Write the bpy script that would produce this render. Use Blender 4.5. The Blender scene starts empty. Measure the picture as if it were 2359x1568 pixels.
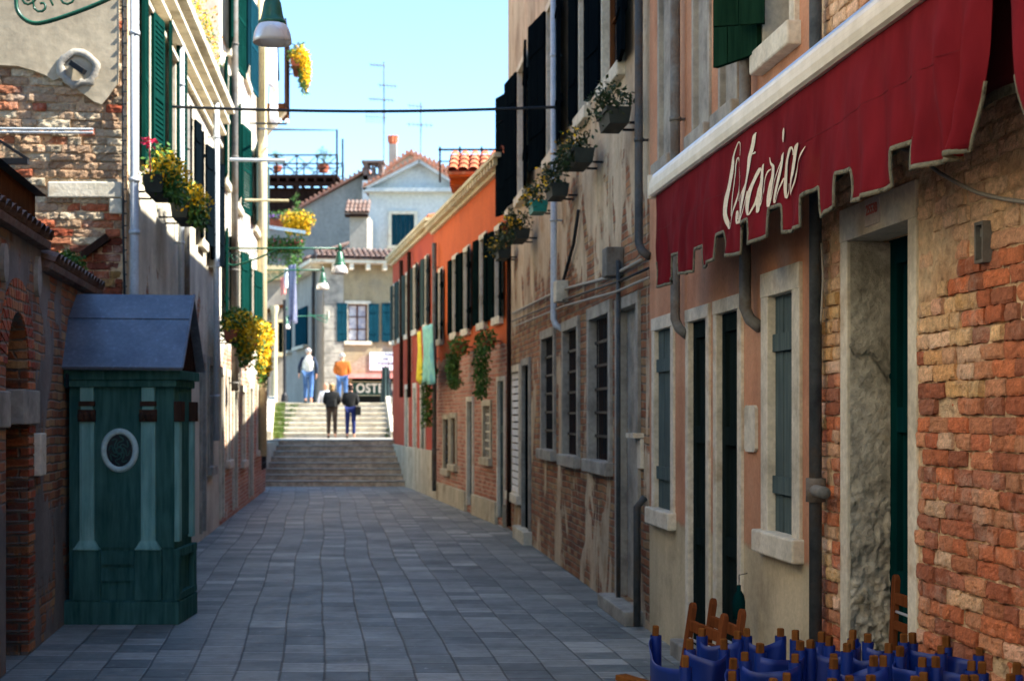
import bpy, math, random
from mathutils import Vector, Matrix, noise as mn
R = math.radians
rnd = random.Random(11)
SC = bpy.context.scene
COL = SC.collection
f = 3500.0; CZ = 1.75; U0 = 1180.0; V0 = 957.0      # photo measured at 2359 x 1568

def P(u, v, Y):
    return Vector(((u-U0)*Y/f, Y, CZ+(V0-v)*Y/f))

def lin(c):
    c = c/255.0
    return c/12.92 if c <= 0.04045 else ((c+0.055)/1.055)**2.4
def c3(r, g, b, k=1.0):
    return (lin(r)*k, lin(g)*k, lin(b)*k, 1.0)

# ------------------------------------------------------------------ nodes
class N:
    def __init__(s, name):
        s.mat = bpy.data.materials.new(name); s.mat.use_nodes = True
        s.t = s.mat.node_tree; s.t.nodes.clear()
        s.o = s.t.nodes.new('ShaderNodeOutputMaterial')
        s.b = s.t.nodes.new('ShaderNodeBsdfPrincipled')
        s.t.links.new(s.b.outputs[0], s.o.inputs[0])
        s.tc = s.t.nodes.new('ShaderNodeTexCoord').outputs['Object']
    def L(s, a, b): s.t.links.new(a, b)
    def put(s, sock, v):
        if isinstance(v, bpy.types.NodeSocket): s.L(v, sock)
        elif v is not None: sock.default_value = v
    def m(s, op, a, b=None, c=None, clamp=False):
        n = s.t.nodes.new('ShaderNodeMath'); n.operation = op; n.use_clamp = clamp
        s.put(n.inputs[0], a); s.put(n.inputs[1], b)
        if c is not None: s.put(n.inputs[2], c)
        return n.outputs[0]
    def sep(s, v):
        n = s.t.nodes.new('ShaderNodeSeparateXYZ'); s.L(v, n.inputs[0]); return n.outputs
    def comb(s, x, y, z):
        n = s.t.nodes.new('ShaderNodeCombineXYZ')
        for i, q in enumerate((x, y, z)): s.put(n.inputs[i], q)
        return n.outputs[0]
    def vscale(s, v, sc):
        n = s.t.nodes.new('ShaderNodeVectorMath'); n.operation = 'MULTIPLY'
        s.L(v, n.inputs[0]); n.inputs[1].default_value = sc; return n.outputs[0]
    def vadd(s, v, w):
        n = s.t.nodes.new('ShaderNodeVectorMath'); n.operation = 'ADD'
        s.L(v, n.inputs[0]); s.put(n.inputs[1], w); return n.outputs[0]
    def noise(s, scale, detail=4, rough=.55, vec=None, dist=0):
        n = s.t.nodes.new('ShaderNodeTexNoise'); s.L(vec or s.tc, n.inputs['Vector'])
        n.inputs['Scale'].default_value = scale; n.inputs['Detail'].default_value = detail
        n.inputs['Roughness'].default_value = rough; n.inputs['Distortion'].default_value = dist
        return n.outputs[0]
    def ramp(s, fac, stops, mode='LINEAR'):
        n = s.t.nodes.new('ShaderNodeValToRGB'); n.color_ramp.interpolation = mode
        e = n.color_ramp.elements
        while len(e) < len(stops): e.new(.5)
        for i, (p, c) in enumerate(stops):
            e[i].position = p
            e[i].color = c if isinstance(c, tuple) else (c, c, c, 1)
        s.put(n.inputs[0], fac); return n.outputs[0]
    def mix(s, fac, a, b, mode='MIX'):
        n = s.t.nodes.new('ShaderNodeMix'); n.data_type = 'RGBA'; n.blend_type = mode
        s.put(n.inputs[0], fac); s.put(n.inputs[6], a); s.put(n.inputs[7], b)
        return n.outputs[2]
    def white(s, vec):
        n = s.t.nodes.new('ShaderNodeTexWhiteNoise'); n.noise_dimensions = '3D'
        s.L(vec, n.inputs['Vector']); return n.outputs['Value']
    def fin(s, col, rough=.85, height=None, bump=.5, dist=.02, metal=0, spec=.3, **kw):
        s.put(s.b.inputs['Base Color'], col); s.put(s.b.inputs['Roughness'], rough)
        s.b.inputs['Metallic'].default_value = metal
        s.b.inputs['Specular IOR Level'].default_value = spec
        for k, v in kw.items(): s.b.inputs[k].default_value = v
        if height is not None:
            n = s.t.nodes.new('ShaderNodeBump'); n.inputs['Strength'].default_value = bump
            n.inputs['Distance'].default_value = dist
            s.put(n.inputs['Height'], height); s.L(n.outputs[0], s.b.inputs['Normal'])
        return s.mat
    def streaks(s, col, amt=.35, sx=1.4, sz=.4):
        amt *= .75
        v = s.vscale(s.tc, (sx, sx, sz))
        r = s.ramp(s.noise(1.6, 5, .6, v), [(.35, 1-amt), (.6, 1.0)])
        return s.mix(1.0, col, r, 'MULTIPLY')
    def brick(s, ramp, mortar, course=.072, blen=.25, wob=.012, mw=.11):
        x, y, z = s.sep(s.tc)
        w = s.m('MULTIPLY', s.m('SUBTRACT', s.noise(3.5, 3), .5), wob*4)
        w2 = s.m('MULTIPLY', s.m('SUBTRACT', s.noise(11, 2), .5), wob*3)
        h = s.m('ADD', s.m('ADD', x, y), w2)
        zz = s.m('ADD', z, w)
        rr = s.m('DIVIDE', zz, course); row = s.m('FLOOR', rr); fz = s.m('FRACT', rr)
        off = s.m('MULTIPLY', s.m('MODULO', row, 2.0), .5)
        cc = s.m('ADD', s.m('DIVIDE', h, blen), off); colm = s.m('FLOOR', cc); fx = s.m('FRACT', cc)
        idv = s.white(s.comb(colm, row, 3.0))
        big = s.noise(.9, 3)
        idv2 = s.m('ADD', s.m('MULTIPLY', idv, .6), s.m('MULTIPLY', s.m('SUBTRACT', big, .3), 1.0))
        col = s.ramp(idv2, ramp)
        ez = s.m('SUBTRACT', .5, s.m('ABSOLUTE', s.m('SUBTRACT', fz, .5)))
        ex = s.m('SUBTRACT', .5, s.m('ABSOLUTE', s.m('SUBTRACT', fx, .5)))
        ex = s.m('MULTIPLY', ex, blen/course)
        e = s.m('MINIMUM', ez, ex)
        mk = s.m('SMOOTH_MIN', 1.0, s.m('DIVIDE', s.m('SUBTRACT', e, mw*.5), mw), .1)
        mk = s.m('MAXIMUM', mk, 0.0)
        fine = s.noise(45, 5, .65)
        col = s.mix(1.0, col, s.ramp(fine, [(.3, .7), (.7, 1.15)]), 'MULTIPLY')
        c = s.mix(mk, mortar, col)
        hh = s.m('ADD', mk, s.m('MULTIPLY', fine, .5))
        hh = s.m('ADD', hh, s.m('MULTIPLY', idv, .35))
        return c, hh

def surf(name, cols, scale=2.0, rough=.85, bump=.3, bs=25, streak=.25, dist=.01, metal=0, spec=.3, fine=.15, **kw):
    n = N(name)
    k = len(cols)
    st = [(.34+.32*i/max(1, k-1), c) for i, c in enumerate(cols)] if k > 1 else [(0, cols[0]), (1, cols[0])]
    col = n.ramp(n.noise(scale, 6, .6), st)
    fn = n.noise(bs, 5, .6)
    col = n.mix(1.0, col, n.ramp(fn, [(.3, 1-fine), (.7, 1+fine)]), 'MULTIPLY')
    if streak: col = n.streaks(col, streak)
    return n.fin(col, rough, fn, bump, dist, metal, spec, **kw)

def brickmat(name, ramp, mortar, course=.072, blen=.25, streak=.3, mw=.11, bump=.9):
    n = N(name); c, h = n.brick(ramp, mortar, course, blen, mw=mw)
    c = n.streaks(c, streak)
    return n.fin(c, .9, h, bump, .012)

def decayed(name, pl, ramp, mortar, zst, nscale=.9, course=.072, blen=.25, streak=.4, stain=None, sharp=.02):
    """plaster fallen off brick; zst: [(z, bias)] bias>0 keeps plaster"""
    n = N(name)
    bc, bh = n.brick(ramp, mortar, course, blen)
    k = len(pl)
    pc = n.ramp(n.noise(1.3, 6, .6), [(.34+.32*i/max(1, k-1), c) for i, c in enumerate(pl)])
    fn = n.noise(18, 6, .6)
    pc = n.mix(1.0, pc, n.ramp(fn, [(.3, .85), (.7, 1.12)]), 'MULTIPLY')
    z = n.sep(n.tc)[2]
    zr = n.ramp(n.m('DIVIDE', z, 10.0), [(a/10.0, b*.5+.5) for a, b in zst])
    bias = n.m('MULTIPLY', n.m('SUBTRACT', zr, .5), 2.0)
    nz = n.noise(nscale, 7, .62, n.vscale(n.tc, (1.3, 1.3, .75)), .6)
    mm = n.m('ADD', nz, bias)
    mask = n.ramp(mm, [(.5-sharp, 0.0), (.5+sharp, 1.0)])
    col = n.mix(mask, bc, pc)
    col = n.streaks(col, streak)
    h = n.m('ADD', n.m('MULTIPLY', mask, 2.2), n.m('ADD', n.m('MULTIPLY', n.m('SUBTRACT', 1.0, mask), bh), n.m('MULTIPLY', fn, .35)))
    return n.fin(col, .9, h, .9, .012)

M = {}
BR_RED = [(.1, c3(120, 52, 32)), (.35, c3(160, 74, 44)), (.55, c3(186, 98, 62)), (.75, c3(196, 132, 84)), (.95, c3(150, 100, 80))]
BR_DARK = [(.1, c3(112, 66, 44)), (.35, c3(152, 92, 60)), (.55, c3(172, 112, 74)), (.75, c3(180, 144, 100)), (.95, c3(128, 98, 76))]
BR_PINK = [(.1, c3(150, 90, 66)), (.4, c3(178, 112, 84)), (.65, c3(196, 138, 108)), (.95, c3(176, 158, 136))]
MORT = c3(168, 152, 128)
M['near_base'] = surf('near_mortar', [c3(182, 144, 106), c3(208, 172, 132), c3(212, 184, 146), c3(192, 146, 110)], 3.2, .95, 1.0, 16, .25, .04, fine=.35)
M['pink'] = surf('pink_stucco', [c3(170, 108, 80), c3(184, 120, 90), c3(190, 130, 100)], 1.2, .9, .35, 30, .3)
M['pinkwall'] = None
M['rg'] = decayed('peeling_wall', [c3(176, 150, 120), c3(200, 176, 146), c3(206, 186, 156), c3(184, 150, 112)], BR_DARK, c3(140, 124, 104),
                  [(0, -.02), (.5, -.06), (1.2, -.05), (2.9, -.12), (3.3, .0), (4.2, .1), (5.5, .25)], 1.1, streak=.5)
M['orange'] = decayed('orange_wall', [c3(192, 84, 28), c3(206, 94, 32), c3(198, 88, 30)], BR_PINK, c3(184, 160, 136),
                  [(0, -.4), (2.75, -.4), (3.05, .4), (6, .5)], 1.4, streak=.15)
M['red'] = surf('red_wall', [c3(168, 62, 30), c3(180, 72, 36), c3(156, 54, 28)], .9, .9, .2, 20, .15)
M['plinth_cream'] = surf('plinth_cream', [c3(178, 166, 138), c3(196, 184, 156), c3(160, 144, 116)], 1.5, .9, .3, 20, .35)
M['stone'] = surf('istrian_stone', [c3(184, 174, 152), c3(212, 202, 178), c3(222, 212, 190), c3(194, 176, 148)], 2.5, .8, .35, 30, .25)
M['stone_grey'] = surf('grey_stone', [c3(126, 122, 112), c3(158, 152, 140), c3(174, 168, 152)], 3.5, .8, .4, 25, .3)
M['stone_rough'] = surf('rough_stone', [c3(136, 130, 114), c3(172, 164, 146), c3(190, 182, 164), c3(150, 138, 114)], 3, .95, .9, 20, .2, .03, fine=.3)
M['sidebrick'] = brickmat('side_brick', [(.05, c3(120, 54, 34)), (.3, c3(156, 76, 44)), (.5, c3(176, 112, 72)), (.62, c3(186, 158, 122)), (.9, c3(178, 162, 138))], c3(160, 146, 122), .085, .28)
M['plaster_beige'] = surf('beige_plaster', [c3(160, 146, 122), c3(182, 168, 142), c3(190, 176, 150), c3(150, 132, 108)], .9, .9, .3, 12, .3)
M['garden'] = decayed('garden_wall', [c3(110, 104, 100), c3(128, 122, 116), c3(120, 108, 100)], BR_DARK, c3(130, 118, 104),
                  [(0, .0), (.9, .12), (1.4, -.14), (2.0, -.1), (3, .02)], 1.0, streak=.5)
M['l1'] = decayed('left_plaster', [c3(180, 170, 150), c3(206, 196, 174), c3(220, 212, 190)], BR_DARK, c3(150, 136, 116),
                  [(0, .25), (3.3, .05), (4.2, .5), (10, .5)], .9, streak=.3)
M['l2'] = decayed('cream_plaster', [c3(200, 192, 172), c3(222, 214, 194), c3(212, 202, 182)], BR_PINK, c3(200, 184, 164),
                  [(0, -.2), (2.2, -.1), (3.0, .1), (3.8, .5), (10, .5)], .9, streak=.2)
M['b1'] = decayed('far_house_plaster', [c3(138, 124, 98), c3(160, 144, 112), c3(146, 134, 110)], [(.1, c3(150, 130, 110)), (.9, c3(176, 160, 138))], c3(170, 160, 140),
                  [(0, .1), (1.5, .1), (3.6, -.02), (4.8, .2), (8, .5)], .5, streak=.3)
M['b2'] = surf('pale_wall', [c3(176, 180, 180), c3(196, 198, 194), c3(186, 188, 182)], .6, .9, .15, 8, .12)
M['b3'] = surf('grey_gable', [c3(136, 130, 120), c3(160, 152, 140), c3(148, 142, 132)], .4, .9, .15, 6, .15)
M['cornice'] = surf('cornice_cream', [c3(196, 180, 140), c3(214, 200, 164)], 1.5, .85, .2, 20, .25)
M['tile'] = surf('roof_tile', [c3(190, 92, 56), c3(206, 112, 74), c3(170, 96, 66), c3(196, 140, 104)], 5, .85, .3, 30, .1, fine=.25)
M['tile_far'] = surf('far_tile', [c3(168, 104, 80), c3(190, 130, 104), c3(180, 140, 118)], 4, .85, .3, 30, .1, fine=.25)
M['tile_old'] = surf('old_tile', [c3(92, 68, 60), c3(122, 98, 86), c3(110, 102, 96)], 5, .9, .3, 30, .1, fine=.3)
def wood(name, a, b, rough=.6, sc=(1, 1, .08), bump=.3):
    n = N(name); v = n.vscale(n.tc, sc)
    g = n.noise(22, 5, .6, v, .4)
    col = n.ramp(g, [(.3, a), (.7, b)])
    col = n.mix(1.0, col, n.ramp(n.noise(3, 4), [(.3, .8), (.7, 1.1)]), 'MULTIPLY')
    return n.fin(col, max(rough, .7), g, bump, .004, spec=.0)
M['sh_dark'] = wood('shutter_dark', c3(9, 20, 20), c3(16, 30, 30))
M['sh_black'] = wood('shutter_black', c3(7, 13, 18), c3(12, 20, 25))
M['sh_green'] = wood('shutter_green', c3(8, 42, 38), c3(15, 58, 52), .5)
M['sh_olive'] = wood('shutter_olive', c3(16, 38, 28), c3(30, 58, 42))
M['sh_grey'] = wood('shutter_grey', c3(52, 66, 66), c3(70, 84, 82))
M['sh_blue'] = wood('shutter_blue', c3(16, 50, 62), c3(24, 64, 76))
M['slate_shut'] = wood('shutter_slate', c3(74, 88, 88), c3(98, 110, 106))
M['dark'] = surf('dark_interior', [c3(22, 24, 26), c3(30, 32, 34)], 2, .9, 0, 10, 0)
M['teal_door'] = wood('teal_door', c3(6, 40, 42), c3(9, 50, 50), .45)
M['dkdoor'] = wood('dark_door', c3(22, 32, 32), c3(34, 44, 42), .5)
M['brown'] = wood('brown_wood', c3(70, 42, 26), c3(104, 66, 40))
M['darkwood'] = wood('dark_wood', c3(40, 28, 24), c3(60, 44, 38))
M['chairwood'] = wood('chair_wood', c3(88, 52, 26), c3(124, 80, 42), .4, (1, 1, .15))
M['slatwood'] = wood('slat_wood', c3(92, 50, 28), c3(124, 72, 42), .35, (1, 1, .15))
n = N('glass'); M['glass'] = n.fin(n.ramp(n.noise(1.2, 3), [(.35, c3(30, 38, 44)), (.65, c3(60, 66, 66))]), .12, None, spec=.6)
n = N('amber_glass'); M['amber'] = n.fin(n.ramp(n.noise(2.2, 3), [(.35, c3(74, 46, 26)), (.65, c3(146, 92, 46))]), .25, None, spec=.5)
M['curtain'] = surf('curtain', [c3(150, 152, 168), c3(214, 210, 208)], 4, .8, .1, 20, 0)
M['iron'] = surf('iron', [c3(28, 30, 34), c3(44, 44, 46)], 8, .6, .2, 40, 0, metal=.3)
M['pipe_grey'] = surf('grey_pipe', [c3(92, 92, 90), c3(118, 116, 110), c3(104, 92, 80)], 4, .65, .25, 40, .35, spec=.15)
M['pipe_dark'] = surf('dark_pipe', [c3(54, 60, 64), c3(76, 80, 82), c3(88, 78, 68)], 4, .65, .3, 40, .4, spec=.15)
M['pipe_pale_lit'] = surf('pale_pipe', [c3(176, 184, 190), c3(196, 202, 206)], 4, .5, .1, 40, .15)  # pale paint; sunlight on the left house's pipes is put into it too
M['cable'] = surf('cable', [c3(30, 34, 38)], 4, .6, .1, 40, 0)
M['cable_grey'] = surf('grey_cable', [c3(150, 144, 132)], 4, .6, .1, 40, 0)
M['kiosk'] = wood('kiosk_green', c3(42, 80, 74), c3(74, 114, 106), .55, (1, 1, .1))
M['kiosk_lt'] = wood('kiosk_pilaster', c3(104, 152, 144), c3(142, 186, 176), .6, (1, 1, .1))
M['kiosk_br'] = wood('kiosk_capital', c3(58, 42, 36), c3(84, 62, 50), .7)
n = N('zinc_roof')
M['zinc'] = n.fin(n.mix(1.0, n.ramp(n.noise(3, 6), [(.35, c3(96, 104, 116)), (.65, c3(116, 124, 134))]), n.ramp(n.noise(30, 3), [(.35, .85), (.62, 1.0), (.72, 1.35)]), 'MULTIPLY'), .42, n.noise(2, 3), .15, .02, metal=.35, spec=.5)
M['lampgreen'] = surf('lamp_green', [c3(14, 74, 54), c3(22, 92, 68)], 5, .4, .15, 40, 0, spec=.5)
n = N('lamp_bowl'); M['bowl'] = n.fin(c3(226, 220, 214), .35, None, spec=.4, **{'Transmission Weight': .35})
M['leaf'] = surf('leaf', [c3(44, 78, 30), c3(70, 108, 40), c3(100, 132, 50)], 9, .6, 0, 20, 0)
M['leaf_dk'] = surf('leaf_dark', [c3(24, 40, 22), c3(40, 60, 30), c3(62, 66, 40)], 9, .6, 0, 20, 0)
M['yellow'] = surf('yellow_blossom', [c3(226, 160, 10), c3(244, 196, 20), c3(236, 180, 30)], 9, .6, 0, 20, 0)
M['pinkfl'] = surf('pink_blossom', [c3(210, 40, 80), c3(230, 70, 110)], 9, .6, 0, 20, 0)
M['purple'] = surf('purple_blossom', [c3(140, 80, 190), c3(170, 110, 220)], 9, .6, 0, 20, 0)
M['moss'] = surf('moss', [c3(74, 88, 38), c3(96, 114, 48), c3(140, 136, 110)], 6, .95, .8, 20, 0, .03)
M['terracotta'] = surf('terracotta', [c3(160, 84, 60), c3(184, 104, 76)], 6, .8, .2, 20, .2)
M['planter_dk'] = surf('planter_dark', [c3(34, 40, 36), c3(48, 54, 48)], 6, .7, .2, 20, .2)
M['planter_teal'] = surf('planter_teal', [c3(20, 120, 110), c3(30, 140, 124)], 6, .5, .1, 20, .1)
M['white'] = surf('white_cloth', [c3(226, 226, 228), c3(240, 240, 240)], 4, .9, .3, 8, 0)
M['towel_y'] = surf('yellow_towel', [c3(226, 206, 50), c3(238, 220, 70)], 4, .9, .3, 8, 0)
M['towel_b'] = surf('aqua_towel', [c3(120, 196, 176), c3(150, 214, 196), c3(110, 180, 190)], 3, .9, .3, 8, 0)
M['cloth_pink'] = surf('pink_cloth', [c3(214, 130, 120), c3(226, 150, 140)], 4, .9, .3, 8, 0)
M['cloth_blue'] = surf('grey_blue_cloth', [c3(120, 124, 150), c3(150, 150, 170), c3(96, 100, 130)], 3, .9, .3, 8, 0)
# awning fabric, canvas, bar
def fabric(name, a, b, sc, rough=.85, weave=900, bump=.2, hi=None, **kw):
    n = N(name)
    g = n.noise(sc, 5, .6, n.vscale(n.tc, (1, 1, .35)))
    col = n.ramp(g, [(.3, a), (.7, b)])
    if hi: col = n.mix(n.ramp(n.noise(1.5, 6, .7), [(.58, 0.0), (.75, .5)]), col, hi)
    return n.fin(col, rough, n.noise(weave, 1), bump, .001, **kw)
M['awn'] = fabric('awning_fabric', c3(92, 20, 27), c3(118, 30, 38), 5.0, .95, 60, .35, hi=c3(110, 48, 38), spec=.05)
M['awn_trim'] = surf('awning_trim', [c3(70, 68, 54), c3(116, 112, 94), c3(94, 92, 76)], 20, .95, .6, 80, 0)
M['awn_under'] = fabric('awning_underside', c3(84, 12, 20), c3(100, 18, 26), 3.0, .9, 500)
M['awn_letter'] = surf('awning_letter', [c3(214, 200, 176), c3(222, 210, 188)], 6, .8, .1, 60, .08)
n = N('awning_bar')
zz = n.sep(n.tc)[2]
M['bar'] = n.fin(n.mix(1.0, n.ramp(n.noise(6, 5, .6), [(.35, c3(196, 188, 168)), (.65, c3(220, 212, 194))]), n.ramp(n.m('FRACT', n.m('MULTIPLY', zz, 42.0)), [(0, .8), (.12, 1.0), (1, 1.0)]), 'MULTIPLY'), .35, n.m('FRACT', n.m('MULTIPLY', zz, 42.0)), .15, .002, spec=.5)
n = N('bar_metal'); M['alu'] = n.fin(c3(200, 204, 210), .3, None, metal=.7)
M['canvas'] = fabric('blue_canvas', c3(0, 34, 104), c3(2, 48, 136), 5, .5, 700, .15, spec=.5)
# ground
n = N('trachyte_paving')
x, y, z = n.sep(n.tc)
wv = n.m('ADD', n.m('MULTIPLY', n.m('SUBTRACT', n.noise(.10, 1), .5), .34), n.m('MULTIPLY', n.m('SUBTRACT', n.noise(1.2, 2), .5), .025))
xs = n.m('ADD', n.m('ADD', x, n.m('MULTIPLY', y, .125)), wv)
rr = n.m('DIVIDE', xs, .31); row = n.m('FLOOR', rr); fx = n.m('FRACT', rr)
ro = n.m('MULTIPLY', n.white(n.comb(row, 1.0, 0.0)), 1.0)
ln = n.m('ADD', .27, n.m('MULTIPLY', n.white(n.comb(row, 7.0, 2.0)), .16))
cc = n.m('ADD', n.m('DIVIDE', n.m('ADD', y, n.m('MULTIPLY', n.noise(1.2, 2), .06)), ln), ro)
cl = n.m('FLOOR', cc); fy = n.m('FRACT', cc)
idv = n.white(n.comb(row, cl, 5.0))
ex = n.m('MULTIPLY', n.m('SUBTRACT', .5, n.m('ABSOLUTE', n.m('SUBTRACT', fx, .5))), .31)
ey = n.m('MULTIPLY', n.m('SUBTRACT', .5, n.m('ABSOLUTE', n.m('SUBTRACT', fy, .5))), ln)
jx = n.ramp(ex, [(.002, .2), (.011, 1.0)]); jy = n.ramp(ey, [(.003, .15), (.024, 1.0)])
mk = n.mix(1.0, jx, jy, 'MULTIPLY')
base = n.ramp(n.m('ADD', n.m('MULTIPLY', idv, .7), n.m('MULTIPLY', n.noise(.7, 5), .35)), [(.15, c3(94, 98, 95)), (.35, c3(108, 112, 107)), (.6, c3(124, 126, 119)), (.82, c3(138, 138, 130)), (.9, c3(170, 168, 158))])
base = n.mix(1.0, base, n.ramp(n.noise(7, 8, .75), [(.3, .6), (.5, 1.0), (.7, 1.25)]), 'MULTIPLY')
base = n.mix(n.ramp(n.noise(.9, 6, .7), [(.5, 0.0), (.7, .5)]), base, c3(80, 78, 74))
base = n.mix(n.ramp(n.noise(14, 3, .6), [(.66, 0.0), (.72, .6)]), base, c3(176, 174, 168))
colp = n.mix(mk, c3(58, 56, 52), base)
edge = n.ramp(ey, [(.026, 1.0), (.06, 0.0)])
colp = n.mix(n.m('MULTIPLY', n.m('MULTIPLY', edge, idv), n.m('MULTIPLY', mk, .6)), colp, c3(176, 176, 170))
hgt = n.m('ADD', mk, n.m('ADD', n.m('MULTIPLY', n.noise(20, 5), .3), n.m('MULTIPLY', idv, .5)))
M['paving'] = n.fin(colp, n.ramp(n.noise(3, 5), [(.3, .5), (.7, .72)]), hgt, .8, .008, spec=.4)
M['ground'] = surf('ground_stone', [c3(110, 108, 102), c3(130, 126, 118)], 1, .9, .2, 10, 0)
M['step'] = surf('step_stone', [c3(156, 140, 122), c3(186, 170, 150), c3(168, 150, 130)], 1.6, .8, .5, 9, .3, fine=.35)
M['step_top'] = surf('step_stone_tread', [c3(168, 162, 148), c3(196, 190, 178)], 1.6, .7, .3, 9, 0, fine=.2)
# people / misc
M['skin'] = surf('skin', [c3(204, 150, 124), c3(214, 162, 136)], 6, .6, .05, 60, 0)
M['hair_white'] = surf('hair_white', [c3(170, 168, 166), c3(206, 204, 200)], 30, .8, .5, 60, 0)
M['hair_blond'] = surf('hair_blond', [c3(150, 118, 74), c3(178, 144, 96)], 30, .8, .5, 60, 0)
M['hair_dark'] = surf('hair_dark', [c3(40, 28, 24), c3(58, 42, 34)], 30, .8, .5, 60, 0)
M['vest'] = surf('white_vest', [c3(214, 212, 196), c3(228, 226, 212)], 5, .9, .4, 12, 0)
M['navy'] = surf('navy_cloth', [c3(34, 44, 60), c3(46, 58, 76)], 5, .9, .3, 12, 0)
M['jeans'] = surf('jeans', [c3(52, 84, 130), c3(84, 118, 166)], 5, .9, .3, 12, .2)
M['jeans_dk'] = surf('jeans_dark', [c3(22, 34, 84), c3(32, 46, 104)], 5, .9, .3, 12, .2)
M['rust'] = surf('rust_jacket', [c3(176, 92, 34), c3(196, 110, 46)], 5, .9, .4, 12, .1)
M['black'] = surf('black_cloth', [c3(24, 25, 26), c3(36, 37, 36)], 5, .85, .4, 12, 0)
M['brown_tr'] = surf('brown_trousers', [c3(58, 48, 40), c3(74, 62, 52)], 5, .9, .3, 12, 0)
M['sign_green'] = surf('sign_green', [c3(16, 54, 44), c3(24, 66, 54)], 3, .5, .1, 40, .1)
M['sign_white'] = surf('sign_white', [c3(206, 214, 226), c3(220, 226, 232)], 1.2, .8, .1, 40, .1)
M['letter'] = surf('letter_white', [c3(226, 220, 204)], 1.2, .7, .1, 40, 0)
M['letter_dk'] = surf('letter_dark', [c3(60, 66, 84)], 1.2, .7, .1, 40, 0)
M['letter_red'] = surf('letter_red', [c3(190, 96, 84), c3(200, 120, 106)], 60, .8, .1, 40, 0)
M['pinkplate'] = surf('number_plate', [c3(200, 186, 172), c3(212, 200, 186)], 6, .8, .2, 40, .05)

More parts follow.
